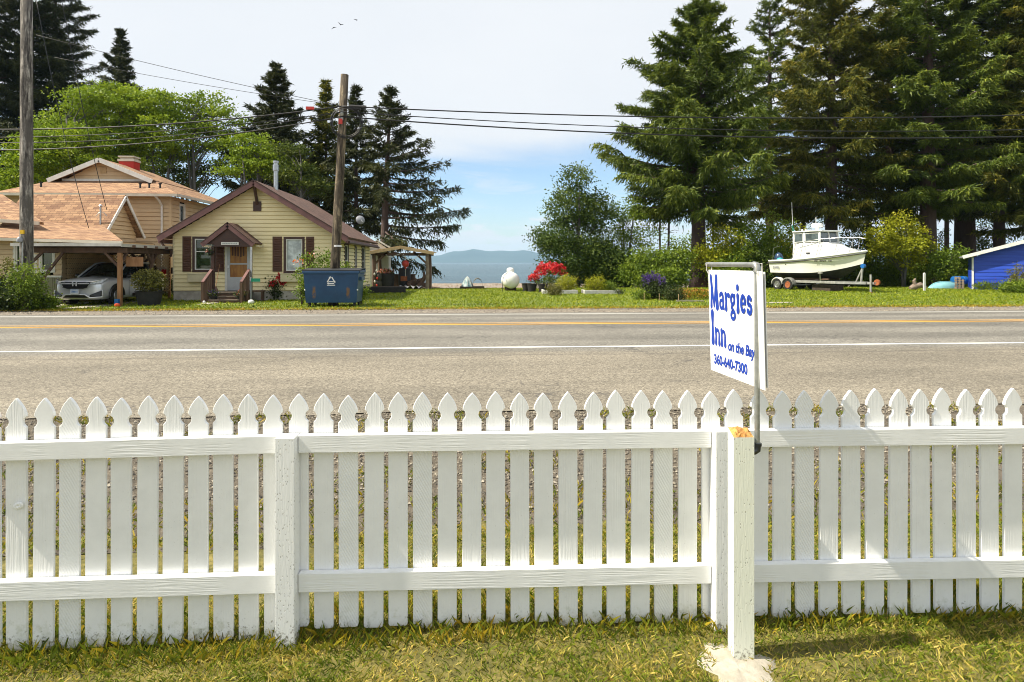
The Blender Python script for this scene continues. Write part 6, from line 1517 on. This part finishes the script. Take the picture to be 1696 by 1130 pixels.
broadleaf('small bright yellow green maple beside the boat bow', 'maple_tree', 'tree', b, [lob(1490,370,43.5,.9,.9,.7,b),lob(1462,390,43.2,.9,.9,.7,b),lob(1518,388,43.5,.8,.8,.6,b),lob(1488,405,43,1.5,1.2,.8,b),lob(1528,408,43.5,.7,.7,.5,b),lob(1450,412,43.5,.7,.7,.6,b),lob(1505,432,43.5,1.1,.9,.6,b)], 170, 46, .17, 'yellow_leaf', 222, (2.9,.10,.35), 'alder_bark', .46, .55, stems=3)
# hedge of shrubs along the shore: each one its own mound
rg = random.Random(12)
SHR = [(985,452,45,1.6,1.3,'willow_leaf','dark shrub mound at the foot of the shore tree'),(1030,455,44.5,1.5,1.2,'willow_leaf','shaded shrub behind the raised beds'),(1068,440,42.5,1.5,1.2,'shrub_leaf','leafy green shrub right of the sapling cluster'),(1115,432,42.8,1.5,1.4,'shrub_leaf','green shrub left of the thick spruce trunk'),(1095,456,41.5,1.3,.8,'shrub_leaf','low shrub behind the purple lupins'),
       (1195,412,42.5,1.5,1.5,'yellow_leaf','tall yellowish shrub right of the thick spruce trunk'),(1238,402,43,1.6,1.8,'shrub_leaf','tall green shrub behind the hanging sign'),(1280,398,43.2,1.6,1.9,'shrub_leaf','tall green shrub left of the boat'),(1215,443,41.8,1.4,1.2,'shrub_leaf','round green shrub beneath the tall shrubs behind the sign'),(1262,445,42,1.4,1.2,'willow_leaf','dark shrub just left of the boat stern'),
       (1318,408,43.2,1.4,1.5,'yellow_leaf','yellow tinged shrub directly behind the boat cabin'),(1345,440,46,1.8,1.5,'willow_leaf','dark shrub behind the boat hull'),(1400,440,46.5,1.8,1.3,'willow_leaf','dark shrub behind the trailer tongue'),(1445,448,46.5,1.5,1.2,'shrub_leaf','shrub left of the maple trunk'),(1500,452,46.5,1.5,1.0,'shrub_leaf','low shrub behind the maple trunk'),
       (1568,432,43.5,1.5,1.3,'shrub_leaf','green shrub right of the stout spruce trunk'),(1580,448,47.5,1.5,1.1,'shrub_leaf','low shrub behind the turquoise skiff'),(1455,405,52,2.2,2.2,'alder_dark','shaded tall shrub deep behind the maple'),(1520,410,54,2.4,2.2,'alder_dark','shaded tall shrub deep behind the stout trunk'),(1370,405,54,2.6,2.4,'alder_dark','shaded tall shrub deep behind the radar'),(1150,420,54,2.2,1.8,'shrub_leaf','pale shrub visible deep behind the thick trunk'),(1640,410,54,2.6,2.2,'alder_dark','shaded shrub behind the blue shed')]
for i, (px, py, t, rx, rz, m_, lab) in enumerate(SHR):
    b = G(px, t); c = lob(px, py, t, rx, rx*.8, rz, b); h = c[2]+rz
    broadleaf(lab, 'shrub', 'shrub', b, [c, (c[0]-.3,c[1]-.2,h*.35,rx*1.05,rx*.8,h*.38)], 120, 44, .165, m_, 300+i*7, (h*.7,.05,.6), 'twig_bark', .55, .7, 'shrubs along the shore', 4)
# ------------------------------------------------------------------ garden plants and pots
def plant(label, name, px, t, h, r, mat, seed, n=60, nl=22, lsz=.07, stems=6, cat='shrub', group=None, loc=None, flat=.8, hol=.3, zl=.55, clump=.20):
    b = loc or G(px, t)
    return broadleaf(label, name, cat, b, [(0,0,h*zl,r,r*.85,h*(1-zl)),(0,0,h*.35,r*.85,r*.75,h*.32)], n, nl, lsz, mat, seed, (h*.7,.015,r*.5), 'twig_bark', clump, flat, group, stems, hol)
# bushes at the foot of the grey pole
plant('mounded green bush below the grey utility pole', 'shrub', 20, 22.2, 1.15, 1.0, 'dark_leaf', 401, 170, 40, .085)
plant('bright yellow green privet growing against the grey utility pole', 'shrub', 42, 21.9, 1.65, .55, 'shrub_leaf', 402, 110, 34, .07)
plant('tall yellowish bush at the left of the grey utility pole', 'shrub', 15, 22.9, 1.9, .55, 'olive_leaf', 403, 90, 34, .075)
plant('low leafy ground plant spreading beside the grey pole bushes', 'shrub', 66, 22.6, .55, .55, 'shrub_leaf', 404, 60, 30, .085)
def potted(label, px, t, pr, ph, h, r, mat, seed, flowers=None):
    b = G(px,t); o = thing('potted_plant', label, 'potted plant', b, 0)
    MB().lathe([(pr*.74,0),(pr*.80,.02),(pr,ph*.94),(pr*1.05,ph*.95),(pr*1.05,ph),(pr*.9,ph),(pr*.86,ph*.9)],18).build('pot','planter_black',o,smooth=True)
    puffmesh('foliage', mat, o, [((0,0,ph+h*.45),(r,r*.9,h*.55),2000,seed,.085,.05)], seed)
    if flowers: puffmesh('flowers', flowers, o, [((0,0,ph+h*.7),(r*.9,r*.8,h*.45),150,seed+5,.09,.08)], seed+6)
    return o
potted('round olive shrub in a wide black tub beside the carport', 247, 24.6, .47, .55, .85, .62, 'olive_leaf', 411)
# rose bush behind the dumpster
rb = plant('rose bush with pink blooms behind the dumpster', 'rose_bush', 534, 26.2, 2.1, 1.0, 'shrub_leaf', 412, 150, 30, .085)
puffmesh('blooms','mixed_flower',rb,[((-.85,-.3,1.65),(.22,.2,.16),16,1,.10,.10),((-.2,-.3,1.95),(.5,.2,.15),6,2,.08,.08)],3)
plant('small green sprout beside the left edge of the dumpster', 'shrub', 500, 24.9, 1.05, .22, 'shrub_leaf', 413, 26, 24, .08)
plant('green sprig right of the dumpster', 'shrub', 598, 25.2, .95, .25, 'shrub_leaf', 414, 26, 24, .08)
plant('climbing green shrub against the cottage behind the pole', 'shrub', 570, 27.6, 1.75, .35, 'shrub_leaf', 415, 50, 26, .08)
rr_ = plant('dark leaved rose with red flowers against the cottage wall', 'rose_bush', 456, 27.9, .95, .32, 'dark_leaf', 416, 50, 24, .09)
puffmesh('blooms','red_flower',rr_,[((.28,-.1,1.0),(.16,.1,.12),60,1,.12,.11),((.35,-.1,.80),(.12,.1,.10),40,2,.12,.11),((-.05,-.15,.72),(.12,.1,.10),36,3,.11,.10)],4)
plant('dark low hedge under the beige house wall', 'shrub', 268, 31.5, 1.05, 1.1, 'dark_leaf', 417, 110, 30, .09)
# porch pots
for px, t, m_, lab, sd in ((353,26.2,'purple_flower','small pot of pale and violet flowers left of the porch steps',421),(399,26.2,'mixed_flower','small pot of orange and white flowers right of the porch steps',422)):
    b = G(px,t); o = thing('flower_pot', lab, 'flower pot', b); MB().lathe([(.12,0),(.17,.26),(.18,.28),(.15,.28),(.14,.24)],14).build('pot','planter_black',o,smooth=True)
    puffmesh('foliage','dark_leaf',o,[((0,0,.36),(.26,.22,.15),160,sd,.09,.04)],sd); puffmesh('flowers',m_,o,[((0,0,.44),(.22,.2,.12),34,sd+1,.06,.05)],sd+1)
b = G(420.5,26.3); st = thing('street_name_post','slim grey post with a small green number plate by the porch','sign post',b); MB().tube([(-.12,0,0),(-.12,0,1.05)],.035,8).build('post','dish_grey',st,smooth=True); MB().box(-.10,.26,-.03,-.01,.86,1.0).build('plate','street_green',st); 
bn = thing('small_bench','small dark wooden bench beside the porch steps','bench',G(424,27.4)); MB().box(-.35,.35,-.16,.16,.40,.46).build('seat','timber_dark',bn)
for x in (-.28,.28): MB().box(x-.03,x+.03,-.14,.14,0,.40).build('leg','timber_dark',bn)
o = MB().ball((0,0,.07),(.13,.10,.10),10,7).build('white_stone','fascia_white',smooth=True); o.location=G(416,25.6); tag(o,'smooth white stone on the grass by the porch post','stone')
o = MB().ball((0,0,.05),(.06,.05,.08),8,6).build('white_pebble','fascia_white',smooth=True); o.location=G(338,25.6); tag(o,'tiny white pebble left of the porch path','stone')
hb = thing('hanging_basket','small hanging flower basket on the dark porch post','hanging basket',at_t(349,417,26.6)); MB().lathe([(.03,-.16),(.13,-.06),(.16,.02),(.14,.02)],12).build('basket','planter_black',hb,smooth=True); puffmesh('flowers','mixed_flower',hb,[((-.06,-.05,.08),(.14,.12,.12),18,5,.06,.05)],6); puffmesh('foliage','dark_leaf',hb,[((0,0,-.02),(.15,.13,.2),90,7,.09,.04)],8); MB().tube([(0,0,.02),(.02,.1,.65)],.008,5).build('hanger','rope',hb)
bl = thing('broom','wooden broom leaning by the porch shutter','broom',at_t(357,480,26.9)); bl.location.z=.42; MB().tube([(0,0,.2),(-.06,.6,1.15)],.014,6).build('handle','timber_warm',bl); MB().add([(-.12,-.03,0),(.12,-.03,0),(.03,0,.24),(-.03,0,.24),(-.12,.04,0),(.12,.04,0),(.03,.02,.24),(-.03,.02,.24)],[(0,1,2,3),(7,6,5,4),(0,4,5,1),(1,5,6,2),(2,6,7,3),(3,7,4,0)]).build('bristles','timber_dark',bl)
# concrete slab path to the steps and drive tracks under the car
p0 = [at_t(325,0,24.6), at_t(348,0,25.0), at_t(374,0,26.6), at_t(352,0,26.6)]
tag(MB().quad(*[(p.x,p.y,.035) for p in p0]).build('garden_path','concrete'),kind='structure')
tag(MB().box(-15.9,-15.2,23.6,29.5,-.02,.032).build('drive_strip','concrete'),kind='structure'); tag(MB().box(-14.4,-13.7,23.6,29.5,-.02,.032).build('drive_strip','concrete'),kind='structure')
# raised beds
def bed(label, px0, px1, t, depth, seed):
    a = ground(px0,t); b = ground(px1,t); o = thing('raised_bed', label, 'raised bed', ((a.x+b.x)/2,(a.y+b.y)/2,0), math.atan2(b.y-a.y,b.x-a.x))
    w_ = (b-a).length; nb_ = max(2,int(w_/.62))
    bm_ = MB().box(-w_/nb_/2+.008,w_/nb_/2-.008,-.06,.06,0,.20).mesh('block','block_grey',bevel=.008)
    for k in range(nb_): link('block',bm_,o,(-w_/2+w_*(k+.5)/nb_,0,random.Random(k+seed).uniform(-.01,.01)),(0,0,random.Random(k).uniform(-.02,.02)))
    for x in (-w_/2+.06,w_/2-.06): MB().box(x-.06,x+.06,.065,depth,0,.19).build('block','block_grey',o,bevel=.008)
    MB().box(-w_/2+.12,w_/2-.12,.065,depth,.0,.14).build('soil','dark_earth',o); return o
bed('low raised bed edged with pale blocks under the red rhododendron', 899, 957, 33.4, 1.6, 1); bed('low raised bed edged with pale blocks right of the rhododendron bed', 968, 1029, 33.2, 1.5, 2)
plant('golden green clipped shrub in the rhododendron bed', 'shrub', 938, 34.2, .98, .55, 'yellow_leaf', 431, 130, 30, .06)
plant('golden green shrub at the left of the right hand bed', 'shrub', 985, 34.0, .92, .60, 'yellow_leaf', 432, 120, 30, .06)
plant('small fresh green shrub at the right of the right hand bed', 'shrub', 1011, 34.0, .62, .36, 'shrub_leaf', 433, 60, 28, .06)
plant('dark low round bush on the lawn in front of the beds', 'shrub', 918, 32.0, .55, .42, 'olive_leaf', 434, 70, 28, .06)
plant('tiny green weed clump beside the right hand bed', 'shrub', 1026, 32.6, .30, .22, 'dark_leaf', 435, 20, 24, .05)
rd = plant('red flowering rhododendron beside the propane tank', 'rhododendron', 910, 36.2, 1.35, .85, 'shrub_leaf', 436, 60, 26, .09)
rngr = np.random.default_rng(3); spec=[]
for k in range(44):
    a = rngr.random()*6.28; q = rngr.random()**.5; spec.append(((.95*q*math.cos(a),.75*q*math.sin(a)-.1,1.10+.38*(1-q*q)+.10*rngr.normal()),(.13,.12,.11),34,k,.10,.09))
puffmesh('blooms','red_flower',rd,spec,5)
rs_ = plant('small red azalea in a black pot beside the propane tank', 'azalea', 883, 36.3, .95, .30, 'dark_leaf', 437, 20, 20, .07)
puffmesh('blooms','red_flower',rs_,[((.05,-.1,.80),(.34,.28,.20),190,9,.10,.09)],6)
for k,(px,t,lab) in enumerate(((872,36.4,'black nursery pot nearest the propane tank'),(881,35.8,'wide black nursery pot under the small azalea'),(899,35.4,'black nursery pot at the corner of the raised bed'))):
    o = MB().lathe([(.20,0),(.26,.42),(.28,.43),(.28,.47),(.24,.47),(.22,.40)],16).build('nursery_pot','planter_black',smooth=True); o.location=G(px,t); tag(o,lab,'pot')
lu = plant('clump of tall purple lupins on the lawn edge', 'lupin_clump', 1084, 28.6, .95, .58, 'dark_leaf', 441, 130, 30, .075)
rngl = np.random.default_rng(8); sp_=[]
for k in range(34):
    a = rngl.random()*6.28; q = rngl.random()**.5; x,y = .55*q*math.cos(a), .45*q*math.sin(a); h0=.80+.32*(1-q)+.08*rngl.normal()
    sp_.append(((x,y,h0),(.05,.05,.17),36,k,.05,.045))
puffmesh('flower_spikes','purple_flower',lu,sp_,7)
plant('leafy skirt of low foliage beside the lupins', 'shrub', 1063, 28.3, .42, .35, 'shrub_leaf', 442, 40, 26, .07)
plant('dense low dark green bush right of the lupins', 'shrub', 1117, 27.6, .62, .42, 'dark_leaf', 443, 80, 30, .065)
rw_ = thing('wildflower_patch','patch of rust and red wildflowers below the thick spruce','wildflowers',G(1150,28.8)); puffmesh('foliage','weed',rw_,[((0,0,.16),(1.5,.9,.2),1500,1,.13,.035,.8)],2); puffmesh('flowers','rust_weed',rw_,[((-.2,0,.30),(1.4,.8,.18),520,3,.08,.06),((-1.0,-.4,.16),(.7,.4,.12),200,4,.08,.06)],4)
o = MB().beam((-.55,0,.06),(.55,-.10,.05),.16,.07).build('weathered_plank','plank_grey'); o.location=G(1142,26.6); tag(o,'weathered plank lying at the edge of the wildflowers','plank')
o = MB().box(-.5,.5,-.25,.25,-.01,.03).build('stone_slab','concrete'); o.location=G(1290,26.0); tag(o,'flat pale stone slab set in the lawn','slab')
for k,(px,t) in enumerate(((1067,27.8),(1092,27.4),(1124,27.0),(1136,28.2))):
    o = MB().box(-.012,.012,-.012,.012,-.02,.30).prism([(-.012,.30),(.012,.30),(0,.325)],-.012,.012).build('garden_stake','timber_pale'); o.location=G(px,t); tag(o,['short pale garden stake left of the purple lupins','short pale garden stake in front of the purple lupins','short pale garden stake in front of the low dark bush','short pale garden stake among the rust wildflowers'][k],'stake','garden stakes in the flower bed')
# weeds round the shed
wd = thing('meadow_weeds','tall weeds with white daisies against the blue shed','weeds',(SX+1.2,SY-.5,0)); puffmesh('foliage','shrub_leaf',wd,[((0,0,.18),(1.6,.5,.28),1800,1,.20,.035,1.2),((2.2,0,.2),(1.2,.4,.3),900,6,.2,.04,1.2)],2)
puffmesh('flowers','mixed_flower',wd,[((.4,-.2,.62),(.9,.3,.28),26,3,.07,.07)],4)
plant('yellow and rust leaved shrub in front of the blue shed', 'shrub', 1690, 35.5, 1.55, .75, 'olive_leaf', 451, 90, 28, .085)
plant('broad leaved green plant at the foot of the blue shed', 'shrub', 1683, 34.5, .65, .75, 'shrub_leaf', 452, 90, 28, .10)
# tag on spruce trunk
tgp = at_t(1159, 437, 45.2); o = MB().box(-.16,.16,-.02,.02,-.11,.11).build('trunk_notice','pale_label'); o.location=tgp; tag(o,'small pinkish notice pinned to the thick spruce trunk','notice')
# spruce root flare
# ------------------------------------------------------------------ air over the strait
k = NT('haze_air'); k.t.nodes.remove(k.b); pv = k.n('ShaderNodeVolumePrincipled'); pv.inputs['Color'].default_value = (.46,.74,1.0,1); pv.inputs['Density'].default_value = 8e-5; pv.inputs['Anisotropy'].default_value = .0
k.l(pv.outputs[0], k.out.inputs['Volume']); MATS['haze_air'] = k.m
hz = MB().box(-9500,9500,-320,8800,-7.5,240).build('haze','haze_air'); tag(hz,'thin blue sea haze over the strait','haze',kind='stuff')
